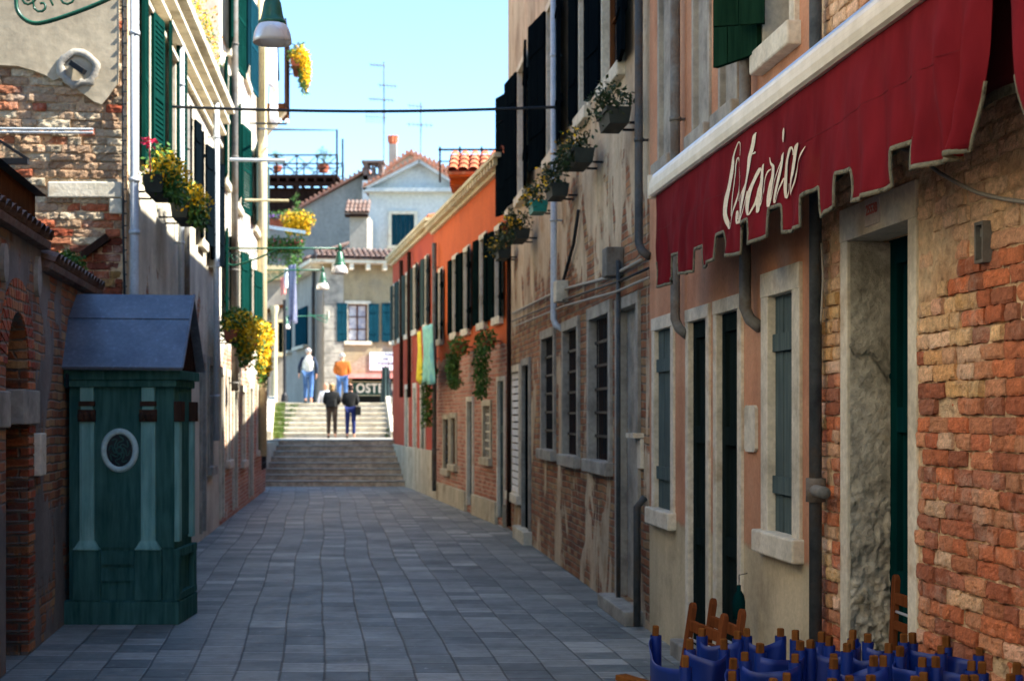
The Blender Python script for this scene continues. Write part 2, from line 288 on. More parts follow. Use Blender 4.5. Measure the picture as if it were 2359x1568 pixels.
# ------------------------------------------------------------------ mesh builder
MAT = {}
class MB:
    def __init__(s): s.v = []; s.f = []; s.mi = []; s.cols = None
    def add(s, vs, fs, mi=0):
        b = len(s.v); s.v += [Vector(p) for p in vs]
        s.f += [tuple(b+i for i in q) for q in fs]; s.mi += [mi]*len(fs); return s
    def box(s, x0, x1, y0, y1, z0, z1, mi=0):
        vs = [(x, y, z) for z in (z0, z1) for y in (y0, y1) for x in (x0, x1)]
        return s.add(vs, [(0, 2, 3, 1), (4, 5, 7, 6), (0, 1, 5, 4), (2, 6, 7, 3), (0, 4, 6, 2), (1, 3, 7, 5)], mi)
    def beam(s, p, q, w, h=None, up=(0, 0, 1), mi=0):
        h = h or w; p = Vector(p); q = Vector(q); d = (q-p)
        if d.length < 1e-6: return s
        d.normalize(); up = Vector(up)
        if abs(d.dot(up)) > .95: up = Vector((0, 1, 0)) if abs(d.y) < .9 else Vector((1, 0, 0))
        a = d.cross(up).normalized()*w/2; b = a.cross(d).normalized()*h/2
        vs = [p-a-b, p+a-b, p+a+b, p-a+b, q-a-b, q+a-b, q+a+b, q-a+b]
        return s.add(vs, [(0, 1, 2, 3), (7, 6, 5, 4), (0, 4, 5, 1), (1, 5, 6, 2), (2, 6, 7, 3), (3, 7, 4, 0)], mi)
    def tube(s, pts, r, n=8, mi=0):
        pts = [Vector(p) for p in pts]; rs = r if isinstance(r, (list, tuple)) else [r]*len(pts)
        b = len(s.v); k = len(pts); last = None
        for i, p in enumerate(pts):
            d = (pts[min(i+1, k-1)]-pts[max(i-1, 0)])
            d = d.normalized() if d.length > 1e-9 else Vector((0, 0, 1))
            if last is None:
                a = d.orthogonal().normalized()
            else:
                a = (last-d*last.dot(d)); a = a.normalized() if a.length > 1e-6 else d.orthogonal().normalized()
            last = a; c = d.cross(a)
            for j in range(n):
                t = 2*math.pi*j/n; s.v.append(p+(a*math.cos(t)+c*math.sin(t))*rs[i])
        for i in range(k-1):
            for j in range(n):
                j2 = (j+1) % n
                s.f.append((b+i*n+j, b+i*n+j2, b+(i+1)*n+j2, b+(i+1)*n+j)); s.mi.append(mi)
        s.f.append(tuple(b+j for j in range(n))[::-1]); s.mi.append(mi)
        s.f.append(tuple(b+(k-1)*n+j for j in range(n))); s.mi.append(mi)
        return s
    def lathe(s, prof, c=(0, 0, 0), n=20, mi=0, sx=1, sy=1):
        b = len(s.v); c = Vector(c)
        for r, z in prof:
            for j in range(n):
                t = 2*math.pi*j/n; s.v.append(c+Vector((r*math.cos(t)*sx, r*math.sin(t)*sy, z)))
        for i in range(len(prof)-1):
            for j in range(n):
                j2 = (j+1) % n
                s.f.append((b+i*n+j, b+i*n+j2, b+(i+1)*n+j2, b+(i+1)*n+j)); s.mi.append(mi)
        return s
    def prism(s, poly, y0, y1, mi=0):
        k = len(poly)
        vs = [(x, y0, z) for x, z in poly]+[(x, y1, z) for x, z in poly]
        fs = [tuple(range(k)), tuple(range(2*k-1, k-1, -1))]+[(i, k+i, k+(i+1) % k, (i+1) % k) for i in range(k)]
        return s.add(vs, fs, mi)
    def grid(s, fn, nu, nv, mi=0):
        b = len(s.v)
        for i in range(nu+1):
            for j in range(nv+1): s.v.append(Vector(fn(i/nu, j/nv)))
        for i in range(nu):
            for j in range(nv):
                a = b+i*(nv+1)+j; s.f.append((a, a+nv+1, a+nv+2, a+1)); s.mi.append(mi)
        return s
    def leaves(s, c, rad, n, size, r, droop=0, mi=0):
        c = Vector(c)
        for _ in range(n):
            d = Vector((r.gauss(0, 1), r.gauss(0, 1), r.gauss(0, 1))).normalized()*(r.random()**.45)
            p = c+Vector((d.x*rad[0], d.y*rad[1], d.z*rad[2]))
            a = Vector((r.gauss(0, 1), r.gauss(0, 1), r.gauss(0, 1)-droop)).normalized()
            b = a.orthogonal().normalized(); b = (Matrix.Rotation(r.random()*6.28, 3, a)@b)
            L = size*r.uniform(.6, 1.3); W = L*.5
            s.add([p, p+a*L*.5+b*W*.5, p+a*L, p+a*L*.5-b*W*.5], [(0, 1, 2, 3)], mi)
        return s
    def build(s, name, mats, parent=None, world=False, smooth=False, bevel=0, solid=0, fixn=True):
        me = bpy.data.meshes.new(name)
        vs = s.v
        if world and parent is not None:
            inv = MAT[parent.name].inverted(); vs = [inv@p for p in vs]
        me.from_pydata([tuple(p) for p in vs], [], s.f)
        if not isinstance(mats, (list, tuple)): mats = [mats]
        for m in mats: me.materials.append(m)
        me.polygons.foreach_set('material_index', s.mi)
        if smooth: me.polygons.foreach_set('use_smooth', [True]*len(me.polygons))
        if s.cols:
            at = me.color_attributes.new('tint', 'FLOAT_COLOR', 'POINT')
            at.data.foreach_set('color', [q for c in s.cols for q in c])
        me.validate(); me.update()
        o = bpy.data.objects.new(name, me); COL.objects.link(o)
        if parent is not None:
            o.parent = parent; MAT[o.name] = MAT[parent.name]
        else: MAT[o.name] = Matrix.Identity(4)
        if solid:
            md = o.modifiers.new('solid', 'SOLIDIFY'); md.thickness = solid; md.offset = 0
        if bevel:
            md = o.modifiers.new('bevel', 'BEVEL'); md.width = bevel; md.segments = 2; md.limit_method = 'ANGLE'
        return o

def E(name, label, cat, loc, rz=0, group=None):
    o = bpy.data.objects.new(name, None); COL.objects.link(o)
    o.empty_display_size = .2
    o.location = loc; o.rotation_euler = (0, 0, rz)
    MAT[o.name] = Matrix.Translation(Vector(loc))@Matrix.Rotation(rz, 4, 'Z')
    o['label'] = label; o['category'] = cat
    if group: o['group'] = group
    return o
def tag(o, label, cat, group=None):
    o['label'] = label; o['category'] = cat
    if group: o['group'] = group
    return o
def struct(o): o['kind'] = 'structure'; return o

# ------------------------------------------------------------------ facade frame
class F:
    def __init__(s, A, B):
        s.A = Vector((A[0], A[1], 0)); d = Vector((B[0]-A[0], B[1]-A[1], 0)); s.len = d.length
        s.X = d.normalized(); s.Y = Vector((-s.X.y, s.X.x, 0)); s.rz = math.atan2(s.X.y, s.X.x)
    def at(s, u, v, off=0):
        C = Vector((0, 0, CZ)); D = Vector(((u-U0)/f, 1, (V0-v)/f))
        t = (-off-(C-s.A).dot(s.Y))/D.dot(s.Y); p = C+D*t
        return (p-s.A).dot(s.X), p.z
    def x(s, u, off=0): return s.at(u, 900, off)[0]
    def z(s, u, v, off=0): return s.at(u, v, off)[1]
    def w(s, x, y, z): return s.A+s.X*x+s.Y*y+Vector((0, 0, z))

class Bld:
    def __init__(s, name, label, cat, fr, x0, x1, z1, depth, mat):
        s.F = fr; s.x0 = x0; s.x1 = x1; s.z1 = z1; s.D = depth; s.mat = mat; s.holes = []
        s.root = E(name, label, cat, fr.A, fr.rz)
    def wall(s, name='wall', z0=0, cuts=()):
        H = s.holes
        xs = sorted(set([round(s.x0, 4), round(s.x1, 4)]+[round(h[i], 4) for h in H for i in (0, 1)]+[round(c, 4) for c in cuts]))
        zs = sorted(set([round(z0, 4), round(s.z1, 4)]+[round(h[i], 4) for h in H for i in (2, 3)]))
        xs = [x for x in xs if s.x0-1e-3 <= x <= s.x1+1e-3]; zs = [z for z in zs if z0-1e-3 <= z <= s.z1+1e-3]
        mb = MB()
        for i in range(len(xs)-1):
            for j in range(len(zs)-1):
                cx = (xs[i]+xs[i+1])/2; cz = (zs[j]+zs[j+1])/2
                if any(h[0] < cx < h[1] and h[2] < cz < h[3] for h in H): continue
                mb.add([(xs[i], 0, zs[j]), (xs[i+1], 0, zs[j]), (xs[i+1], 0, zs[j+1]), (xs[i], 0, zs[j+1])], [(0, 1, 2, 3)])
        for a, b, c, d, dp in H:
            mb.add([(a, 0, c), (b, 0, c), (b, dp, c), (a, dp, c)], [(0, 1, 2, 3)])
            mb.add([(a, 0, d), (b, 0, d), (b, dp, d), (a, dp, d)], [(3, 2, 1, 0)])
            mb.add([(a, 0, c), (a, dp, c), (a, dp, d), (a, 0, d)], [(0, 1, 2, 3)])
            mb.add([(b, 0, c), (b, dp, c), (b, dp, d), (b, 0, d)], [(3, 2, 1, 0)])
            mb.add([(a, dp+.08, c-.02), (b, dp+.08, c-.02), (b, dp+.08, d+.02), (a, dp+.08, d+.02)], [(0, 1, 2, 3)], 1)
        a, b, D, z1 = s.x0, s.x1, s.D, s.z1
        mb.add([(a, 0, z0), (a, D, z0), (a, D, z1), (a, 0, z1)], [(0, 3, 2, 1)])
        mb.add([(b, 0, z0), (b, D, z0), (b, D, z1), (b, 0, z1)], [(0, 1, 2, 3)])
        mb.add([(a, D, z0), (b, D, z0), (b, D, z1), (a, D, z1)], [(3, 2, 1, 0)])
        mb.add([(a, 0, z1), (b, 0, z1), (b, D, z1), (a, D, z1)], [(0, 1, 2, 3)])
        return mb.build(name, [s.mat, M['dark']], s.root)
    def leaf(s, par, xh, z0, z1, w, side, ang, mat, style='plank'):
        mb = MB(); ca, sa = math.cos(ang), math.sin(ang)
        hinge = Vector((xh, -.045, 0)); dx = Vector((side*ca, -sa, 0)); dn = Vector((side*sa, ca, 0))*1
        def bx(a0, a1, n0, n1, c0, c1):
            vs = [hinge+dx*a+dn*nn+Vector((0, 0, zc)) for zc in (c0, c1) for nn in (n0, n1) for a in (a0, a1)]
            mb.add(vs, [(0, 2, 3, 1), (4, 5, 7, 6), (0, 1, 5, 4), (2, 6, 7, 3), (0, 4, 6, 2), (1, 3, 7, 5)])
        t = .018
        if style == 'louvre':
            bx(0, .06, -t, t, z0, z1); bx(w-.06, w, -t, t, z0, z1)
            bx(.06, w-.06, -t+.001, t-.001, z0, z0+.08); bx(.06, w-.06, -t+.001, t-.001, z1-.08, z1); bx(.06, w-.06, -t+.001, t-.001, (z0+z1)/2-.04, (z0+z1)/2+.04)
            nsl = int((z1-z0)/.055)
            for k in range(2, nsl-1):
                zc = z0+(z1-z0)*k/nsl
                bx(.06, w-.06, -t*.7, t*.7, zc-.019, zc+.017)
        else:
            npl = max(2, int(w/.14))
            for k in range(npl):
                bx(w*k/npl+.003, w*(k+1)/npl-.003, -t+.003*(k % 2), t, z0, z1)
            for zc in (z0+.22*(z1-z0), z0+.78*(z1-z0)): bx(.02, w-.02, t, t+.02, zc-.05, zc+.05); bx(.01, w-.1, -t-.012, -t, zc-.02, zc+.02)
        return mb.build('shutter', mat, par)
    def opening(s, uL, uR, vT, vB, kind='glass', fr=.1, proud=.03, sill=True, dep=.2, shut=None, smat=None, sty='plank',
                ang=12, name='window', stone=None, pane=None, inner=None, bars=None, lw=None, off=0, zz=None, xx=None, lintel=None, label=None, handle=False, tilt=None):
        Fm = s.F; stone = stone or M['stone']
        xa, xb = (Fm.x(uL, off), Fm.x(uR, off)) if xx is None else xx
        if zz: za, zb = zz
        else: za, zb = Fm.z(uL, vB, off), Fm.z(uL, vT, off)
        if inner: # total extents given: opening is the centre part
            c = (xa+xb)/2; hw = (xb-xa)*inner/2; xa2, xb2 = c-hw, c+hw; lw = (xa2-xa) if lw is None else lw; xa, xb = xa2, xb2
        s.holes.append((xa, xb, za, zb, dep))
        W, Hh = xb-xa, zb-za
        mb = MB(); pn = MB(); y = dep
        wm = M['brown']; pm = pane or M['glass']
        if kind == 'glass' or kind == 'grid':
            wm = M['brown']
            t = .05
            mb.box(xa, xa+t, y-.04, y, za, zb).box(xb-t, xb, y-.04, y, za, zb).box(xa+t, xb-t, y-.04, y, za, za+t).box(xa+t, xb-t, y-.04, y, zb-t, zb)
            mb.box((xa+xb)/2-.025, (xa+xb)/2+.025, y-.038, y, za+t, zb-t)
            for k in (1, 2): mb.box(xa+t, xb-t, y-.03, y-.005, za+Hh*k/3-.015, za+Hh*k/3+.015)
            pn.box(xa, xb, y+.003, y+.02, za, zb)
        elif kind == 'closed':
            k = max(2, int(W/.16)); wm = smat or M['sh_dark']
            for i in range(k): mb.box(xa+W*i/k+.003, xa+W*(i+1)/k-.003, y-.04+.004*(i % 2), y, za, zb)
            mb.box(xa+.01, xb-.01, y-.06, y-.04, za+Hh*.2-.05, za+Hh*.2+.05).box(xa+.01, xb-.01, y-.06, y-.04, za+Hh*.8-.05, za+Hh*.8+.05)
            pn = None
        elif kind == 'louvre':
            wm = smat or M['white']; k = int(Hh/.1)
            for i in range(k): mb.box(xa, xb, y-.05, y-.02, za+Hh*i/k+.012, za+Hh*(i+1)/k-.012)
            pn.box(xa, xb, y+.003, y+.02, za, zb); pm = M['dark']
        elif kind == 'door':
            wm = smat or M['dkdoor']
            mb.box(xa, xb, y-.02, y+.03, za, zb)
            st = .11*min(1, W/.7)
            mb.box(xa+.005, xa+st, y-.05, y-.02, za, zb).box(xb-st, xb-.005, y-.05, y-.02, za, zb)
            for q in (0, .33, .66, 1.0):
                zc = za+.06+(Hh-.12)*q; mb.box(xa+st, xb-st, y-.049, y-.02, zc-.06, zc+.06)
            pn = None
        elif kind == 'slab':
            wm = stone; mb.box(xa, xb, y-.03, y+.02, za, zb); pn = None
        o = mb.build(name, wm, s.root)
        if label: o['label'] = label
        if pn: pn.build('pane', pm, o)
        if handle:
            h = MB(); h.tube([(xb-.1, y-.05, za+1.0), (xb-.1, y-.1, za+1.0), (xb-.17, y-.1, za+1.0)], .01, 6); h.build('handle', M['iron'], o)
        if kind == 'grid' or bars:
            g = MB(); nb = max(3, int(W/.11))
            for i in range(1, nb): g.tube([(xa+W*i/nb, dep*.4, za), (xa+W*i/nb, dep*.4, zb)], .008, 5)
            for k in range(1, 6): g.box(xa, xb, dep*.4-.011, dep*.4+.011, za+Hh*k/6-.014, za+Hh*k/6+.014)
            g.build('grille', bars or M['iron'], o)
        if fr:
            g = MB(); h2 = lintel or fr; p = proud
            zl = za-(.0 if name == 'door' else 0)
            g.box(xa-fr, xa+.002, -p, dep*.7, zl, zb).box(xb-.002, xb+fr, -p, dep*.7, zl, zb).box(xa-fr, xb+fr, -p-.004, dep*.7, zb-.002, zb+h2)
            g.build('frame', stone, o, bevel=.006)
        if sill:
            g = MB(); g.box(xa-fr-.03, xb+fr+.03, -p-.05 if fr else -.06, dep*.9, za-.13, za+.002); g.build('sill', stone, o, bevel=.012)
        if shut:
            lw = lw or W/2
            sm = smat or M['sh_dark']
            if 'L' in shut: s.leaf(o, xa-.03, za-.02, zb+.02, lw-.03, -1, R(ang*.28+rnd.uniform(-1, 3)), sm, sty)
            if 'R' in shut: s.leaf(o, xb+.03, za-.02, zb+.02, lw-.03, 1, R(ang*.28+rnd.uniform(-1, 3)), sm, sty)
        return o
    def pipe(s, u, v0, v1, r=.05, off=.09, mat=None, name='drainpipe', top=None, elbow=0, rings=True):
        x = s.F.x(u, off); za = s.F.z(u, v1, off); zb = s.F.z(u, v0, off) if top is None else top
        mb = MB(); pts = [(x, -off, zb), (x, -off, za)]
        if elbow: pts += [(x+elbow*.04, -off+.02, za-.07), (x+elbow*.1, -.01, za-.12)]
        mb.tube(pts, r, 12)
        if rings:
            k = zb-.5
            while k > za+.1: mb.tube([(x, -off, k-.015), (x, -off, k+.015)], r*1.18, 12); mb.beam((x, -off, k), (x, 0, k), .012, .02); k -= 1.9
        return mb.build(name, mat or M['pipe_grey'], s.root, smooth=True)

def barrel(mb, O, A, nA, S, nS, r=.09, lift=.045, mi=0):
    """barrel tile roof: O origin at eave, A unit along eave, S unit up-slope; nA columns, nS courses of .35 m"""
    O = Vector(O); A = Vector(A).normalized(); S = Vector(S).normalized(); Nn = A.cross(S).normalized()
    if Nn.z < 0: Nn = -Nn
    for i in range(nA):
        for j in range(nS):
            base = O+A*(2*r*i+r)+S*(.33*j)
            seg = 6; vs = []
            for e, (rr, l0) in enumerate(((r*1.02, 0.012), (r*.86, -.004))):
                for k in range(seg+1):
                    t = math.pi*k/seg
                    vs.append(base+S*(.38*e)+A*(-math.cos(t)*rr)+Nn*(math.sin(t)*rr*.85+l0+rnd.uniform(0, .004)))
            fs = [(k, k+1, seg+2+k, seg+1+k) for k in range(seg)]
            mb.add(vs, fs, mi)
    a, b = O, O+A*(2*r*nA)
    top = S*(.33*nS)
    mb.add([a-Nn*.0, b, b+top, a+top, a-Nn*.05, b-Nn*.05, b+top-Nn*.05, a+top-Nn*.05], [(0, 1, 2, 3), (7, 6, 5, 4), (0, 4, 5, 1), (1, 5, 6, 2), (2, 6, 7, 3), (3, 7, 4, 0)], mi)
    return mb

def skin(name, V, Ed, mat, parent, sub=2):
    me = bpy.data.meshes.new(name); me.from_pydata([v[0] for v in V], [], Ed)
    o = bpy.data.objects.new(name, me); COL.objects.link(o)
    md = o.modifiers.new('s', 'SKIN'); md.use_smooth_shade = True
    sv = me.skin_vertices[0].data
    for i, v in enumerate(V):
        r = v[1] if isinstance(v[1], tuple) else (v[1], v[1]); sv[i].radius = r
        sv[i].use_root = (i == 0)
    ms = o.modifiers.new('u', 'SUBSURF'); ms.levels = sub; ms.render_levels = sub
    dg = bpy.context.evaluated_depsgraph_get(); ev = o.evaluated_get(dg)
    m2 = bpy.data.meshes.new_from_object(ev); o.modifiers.clear(); o.data = m2
    m2.materials.clear(); m2.materials.append(mat)
    for p in m2.polygons: p.use_smooth = True; p.material_index = 0
    if parent is not None: o.parent = parent; MAT[o.name] = MAT[parent.name]
    return o

# ================================================================== SETTING
g = MB(); g.add([(-400, -60, -.012), (400, -60, -.012), (400, 900, -.012), (-400, 900, -.012)], [(0, 1, 2, 3)])
struct(g.build('ground', M['ground']))
g = MB(); g.add([(-9, -6, 0), (6, -6, 0), (6, 37.9, 0), (-9, 37.9, 0)], [(0, 1, 2, 3)])
struct(g.build('street_paving', M['paving']))

def rp(Y): return (2.411-.1044*Y, Y)
def yu(u): return 2.411/((u-U0)/f+.1044)
def lp(Y): return (-2.241-.0997*Y, Y)
def ylu(u): return -2.241/((u-U0)/f+.0997)

# ================================================================== RIGHT SIDE
# ---- near brick house
n = N('near_brick')
at = n.t.nodes.new('ShaderNodeAttribute'); at.attribute_name = 'tint'
fn = n.noise(38, 8, .72)
c = n.mix(1.0, at.outputs['Color'], n.ramp(fn, [(.3, .75), (.7, 1.4)]), 'MULTIPLY')
eff = n.ramp(n.noise(2.6, 9, .75), [(.53, 0.0), (.70, .6)])
c = n.mix(eff, c, c3(196, 176, 156))
c = n.mix(n.ramp(n.noise(14, 6, .75), [(.52, 0.0), (.72, .55)]), c, c3(96, 56, 38))
c = n.mix(1.0, c, n.ramp(n.noise(130, 4, .7), [(.3, .82), (.6, 1.15)]), 'MULTIPLY')
M['near_brick'] = n.fin(c, .95, n.m('ADD', fn, n.m('MULTIPLY', n.noise(120, 4), .4)), .9, .012)

FB = F(rp(yu(1868)), rp(-24))
bb = Bld('brick_house', 'weathered orange brick house with a stone doorway nearest on the right, behind the chairs', 'house', FB, 0, FB.len, 8.3, 8, M['near_base'])
dr = bb.opening(1956, 2097, 557, 1500, kind='door', fr=.1, lintel=.16, sill=False, dep=.25, smat=M['teal_door'], name='door', zz=(.1, 2.60), proud=.012, handle=False)
dxa, dxb = FB.x(1956), FB.x(2097)
# rough worn jamb lining of the doorway
def jamb(u, v):
    zc = .1+2.49*v; y = .0+.215*u
    low = max(0, min(1, (1.75-zc)/1.1))
    dz = mn.noise(Vector((y*14, 2.0, zc*11)))*.028*low+mn.noise(Vector((y*44, 5.0, zc*38)))*.020*low+mn.noise(Vector((y*4, 1, zc*2.5)))*.006
    if abs(zc-(2.09-y*.65-.02*math.sin(y*40))) < .012 and y > -.02: dz -= .02
    return (dxa+.022+dz, y, zc)
mb = MB(); mb.grid(jamb, 30, 240); mb.build('jamb', M['stone_rough'], dr, smooth=True)
mb = MB(); mb.box(dxa-.13, dxb+.13, -.09, .3, -.01, .1); mb.build('threshold', M['stone_grey'], dr, bevel=.012)
bb.wall()
# number tablet
x0 = FB.x(2003); x1 = FB.x(2036)
pl = MB(); pl.box(x0, x1, -.022, -.012, 2.63, 2.755); plo = pl.build('number_plate', M['pinkplate'], dr)
def text(body, size, name, mat, parent, loc, rot, sx=1.0, sp=1.0, ext=.003, off=0.0, al='CENTER'):
    cu = bpy.data.curves.new(name, 'FONT'); cu.body = body; cu.size = size; cu.extrude = ext; cu.space_character = sp
    cu.align_x = al; cu.align_y = 'CENTER'; cu.offset = off
    o = bpy.data.objects.new(name, cu); COL.objects.link(o)
    dg = bpy.context.evaluated_depsgraph_get()
    me = bpy.data.meshes.new_from_object(o.evaluated_get(dg)); bpy.data.objects.remove(o)
    me.materials.clear(); me.materials.append(mat)
    for p in me.polygons: p.material_index = 0
    Mx = Matrix.Translation(Vector(loc))@rot.to_4x4()@Matrix.Diagonal((sx, 1, 1, 1)); me.transform(Mx)
    o = bpy.data.objects.new(name, me); COL.objects.link(o)
    if parent is not None:
        o.parent = parent; MAT[o.name] = MAT[parent.name]
    else: MAT[o.name] = Matrix.Identity(4)
    return o
RX = Matrix.Rotation(R(90), 3, 'X')
text('2553B', .066, 'number', M['letter_red'], dr, ((x0+x1)/2, -.0235, 2.70), RX, sx=.9, sp=1.0, ext=.0015, off=.0008)

# real bricks on the part of the wall in view
r2 = random.Random(5)
def bricks(parent, mat, x0, x1, z0, z1, course, tint, skip, prot, xf=None, lens=(.2, .13, .115, .22, .165, .2, .14, .24), er=1.5):
    mb = MB(); mb.cols = []; z = z0; row = 0
    while z < z1:
        x = x0+(.12 if row % 2 else 0)-.12+r2.uniform(-.03, .03); rowj = r2.uniform(-.003, .003)
        while x < x1:
            L = r2.choice(lens)*r2.uniform(.88, 1.06)
            xa = max(x+.0035, x0+.01); xb = min(x+L-.0035, x1); x += L+.002
            if xb-xa < .04: continue
            zc = z+course/2
            sk = skip(xa, xb, zc)
            if sk is None: continue
            xa, xb = sk
            if xb-xa < .04: continue
            pro = prot((xa+xb)/2, zc); tn = tint((xa+xb)/2, zc)
            za, zb = z+.004+rowj+r2.uniform(-.002, .002), z+course-.0035+rowj+r2.uniform(-.002, .002)
            nu, nv = max(3, int((xb-xa)/.022)), 5
            ph = r2.uniform(0, 50); b = len(mb.v); tl = r2.uniform(-.005, .005)*er
            for i in range(-1, nu+2):
                for j in range(-1, nv+2):
                    ii = min(max(i, 0), nu); jj = min(max(j, 0), nv)
                    out = i < 0 or j < 0 or i > nu or j > nv
                    px = xa+(xb-xa)*ii/nu; pz = za+(zb-za)*jj/nv
                    ed = (ii in (0, nu))+(jj in (0, nv))
                    dx = (mn.noise(Vector((px*22+ph, 1, pz*22)))*.005+mn.noise(Vector((px*60+ph, 1, pz*60)))*.0025)*er
                    px += mn.noise(Vector((px*24, ph, pz*24)))*.008*(ed > 0); pz += mn.noise(Vector((px*26+9, ph, pz*26)))*.008*(ed > 0)
                    py = -(pro+dx+tl*(ii/nu-.5)*2-(.0035 if ed == 1 else .007 if ed > 1 else 0))
                    if out: py = .006
                    mb.v.append(Vector((px, py, pz)) if xf is None else xf(px, py, pz))
                    kq = .82 if (ed and not out) else 1.0
                    mb.cols.append(tuple(c_*kq for c_ in tn[:3])+(1.0,))
            w = nv+3
            for i in range(nu+2):
                for j in range(w-1):
                    a = b+i*w+j; mb.f.append((a, a+w, a+w+1, a+1)); mb.mi.append(0)
        z += course; row += 1
    return mb.build('brickwork', mat, parent, smooth=False, world=xf is not None)
def pick(L, k0=.85, k1=1.25):
    c_ = r2.choice(L); k = r2.uniform(k0, k1); return tuple(lin(a)*k for a in c_)+(1.0,)
OR = [(182, 98, 58), (194, 108, 64), (168, 88, 54), (180, 108, 70), (146, 78, 50), (188, 126, 88), (160, 96, 70)]
YE = [(214, 172, 112), (208, 162, 104), (218, 178, 128), (200, 150, 98)]
TA = [(210, 168, 128), (214, 174, 140), (202, 154, 116), (214, 164, 132), (218, 180, 144)]
def tint_n(x, z):
    Yw = 8.01-x*.9946; p = r2.random(); q = mn.noise(Vector((x*1.1, 7, z*1.6)))
    if Yw > 7.55: L = YE if 2.0 < z < 2.42 or p < .12 else (OR if p < .75 else TA)
    elif z < 1.82+q*.6+r2.uniform(-.07, .07): L = OR if p < .9 else TA
    elif z < 2.33+q*.25 and Yw < 5.85+q*.5+r2.uniform(-.1, .1): L = OR if p < .8 else YE
    elif z < 2.45+q*.25: L = YE if p < .55 else TA
    elif z < 2.75+q*.2: L = TA if p < .75 else YE
    else: L = TA if p < .9 else OR
    t = pick(L)
    gq = .10+.3*max(0, mn.noise(Vector((x*2.2, 21, z*2.6)))); t = tuple(t[i]*(1-gq)+lin((188, 152, 124)[i])*gq for i in range(3))+(1.0,)
    if z > 2.35: m_ = .5; t = tuple(t[i]*(1-m_)+lin((212, 180, 144)[i])*m_ for i in range(3))+(1.0,)  # mortary tan up here, its colour lightened to offset the awning's shade
    return t
def skip_n(xa, xb, zc):
    if xb > dxa-.1 and xa < dxb+.1 and zc < 2.80:
        if xa < dxa-.16: xb = dxa-.108
        elif xb > dxb+.16: xa = dxb+.108
        else: return None
    Yw = 8.01-(xa+xb)/2*.9946; pq = mn.noise(Vector((xa*1.6+3, 1.5, zc*2.0)))
    if zc > 2.3 and pq > .4 and r2.random() < .7: return None
    if zc > 3.2 and pq > .25 and r2.random() < .7: return None
    if 6.25 < Yw < 6.45 and zc > 2.2 and r2.random() < .6: return None
    return xa, xb
def prot_n(x, z):
    if r2.random() < .03: return -.004
    return .014+r2.uniform(-.006, .007)-(.006 if z > 2.35 else 0)
bricks(bb.root, M['near_brick'], .02, 4.3, .3, 5.1, .069, tint_n, skip_n, prot_n)
# utility niche, pipe with elbow
x0, x1 = FB.x(2271), FB.x(2291); z0, z1 = FB.z(2281, 606), FB.z(2281, 511)
mb = MB(); t = .012
mb.box(x0, x0+t, -.045, 0, z0, z1).box(x1-t, x1, -.045, 0, z0, z1).box(x0+t, x1-t, -.045, 0, z0, z0+t).box(x0+t, x1-t, -.045, 0, z1-t, z1).box(x0+t, x1-t, -.02, -.017, z0+t, z1-t)
mb.box(x0+.03, x1-.03, -.035, -.02, z0+.1, z0+.13)
mb.build('meter_niche', M['pipe_grey'], bb.root)
bb.pipe(1879, -400, 1900, r=.032, off=.07, mat=M['pipe_dark'], rings=False, top=8.2)
xx, zz_ = FB.at(1880, 1128, .07)
mb = MB(); mb.tube([(xx, -.07, zz_+.06), (xx, -.07, zz_-.06)], .05, 12); mb.tube([(xx, -.075, zz_), (xx+.06, -.09, zz_), (xx+.2, -.085, zz_-.005)], .03, 12)
mb.build('pipe_elbow', M['pipe_grey'], bb.root, smooth=True)
pts = [(2040, 335), (2097, 348), (2130, 372), (2163, 397), (2210, 424), (2255, 445), (2310, 458), (2380, 468)]
mb = MB(); mb.tube([FB.w(FB.at(u, v, .03)[0], -.03, FB.at(u, v, .03)[1]) for u, v in pts], .008, 8)
tag(mb.build('cable', M['cable_grey'], smooth=True), 'thin grey cable sagging across the tan brick right of the doorway lintel', 'cable')
pts = [(1893, 560), (1897, 640), (1893, 720), (1888, 770), (1884, 800)]
mb = MB(); mb.tube([FB.w(FB.at(u, v, .05)[0], -.05, FB.at(u, v, .05)[1]) for u, v in pts], .006, 8)
tag(mb.build('cable', M['cable_grey'], smooth=True), 'short grey cable hanging beside the dark pipe left of the stone doorway', 'cable')

# ---- pink house
n = N('pink_house_wall')
pc = n.ramp(n.noise(1.2, 7, .65), [(.34, c3(182, 124, 92)), (.5, c3(204, 146, 110)), (.66, c3(210, 160, 124))])
lc = n.ramp(n.noise(1.6, 6, .6), [(.36, c3(176, 158, 126)), (.5, c3(204, 186, 150)), (.66, c3(214, 196, 160))])
zz2 = n.m('ADD', n.sep(n.tc)[2], n.m('MULTIPLY', n.noise(3, 4), .14))
mk = n.ramp(n.m('MULTIPLY', zz2, .25), [(.253, 0.0), (.262, 1.0)])
col = n.mix(mk, lc, pc); fn = n.noise(30, 6, .65)
col = n.mix(1.0, col, n.ramp(fn, [(.3, .86), (.7, 1.1)]), 'MULTIPLY'); col = n.streaks(col, .35)
M['pinkwall'] = n.fin(col, .92, n.m('ADD', fn, n.m('MULTIPLY', mk, 1.5)), .5, .008)
FP = F(rp(yu(1497)), rp(yu(1868)))
pk = Bld('pink_house', 'pink stucco house with pale lower wall, between peeling house and brick house', 'house', FP, 0, FP.len, 8.35, 8, M['pinkwall'])
pk.opening(1512, 1550, 762, 1168, kind='closed', fr=.1, proud=.02, smat=M['slate_shut'], dep=.06)
pk.opening(1591, 1632, 742, 1372, kind='door', fr=.09, proud=.02, dep=.07, sill=False, name='door', zz=(.12, FP.z(1591, 742)), smat=M['dkdoor'])
pk.opening(1657, 1706, 716, 1372, kind='door', fr=.09, proud=.022, dep=.07, sill=False, name='door', zz=(.12, FP.z(1591, 742)), smat=M['dkdoor'], label='right hand dark green door with a raised mid rail')
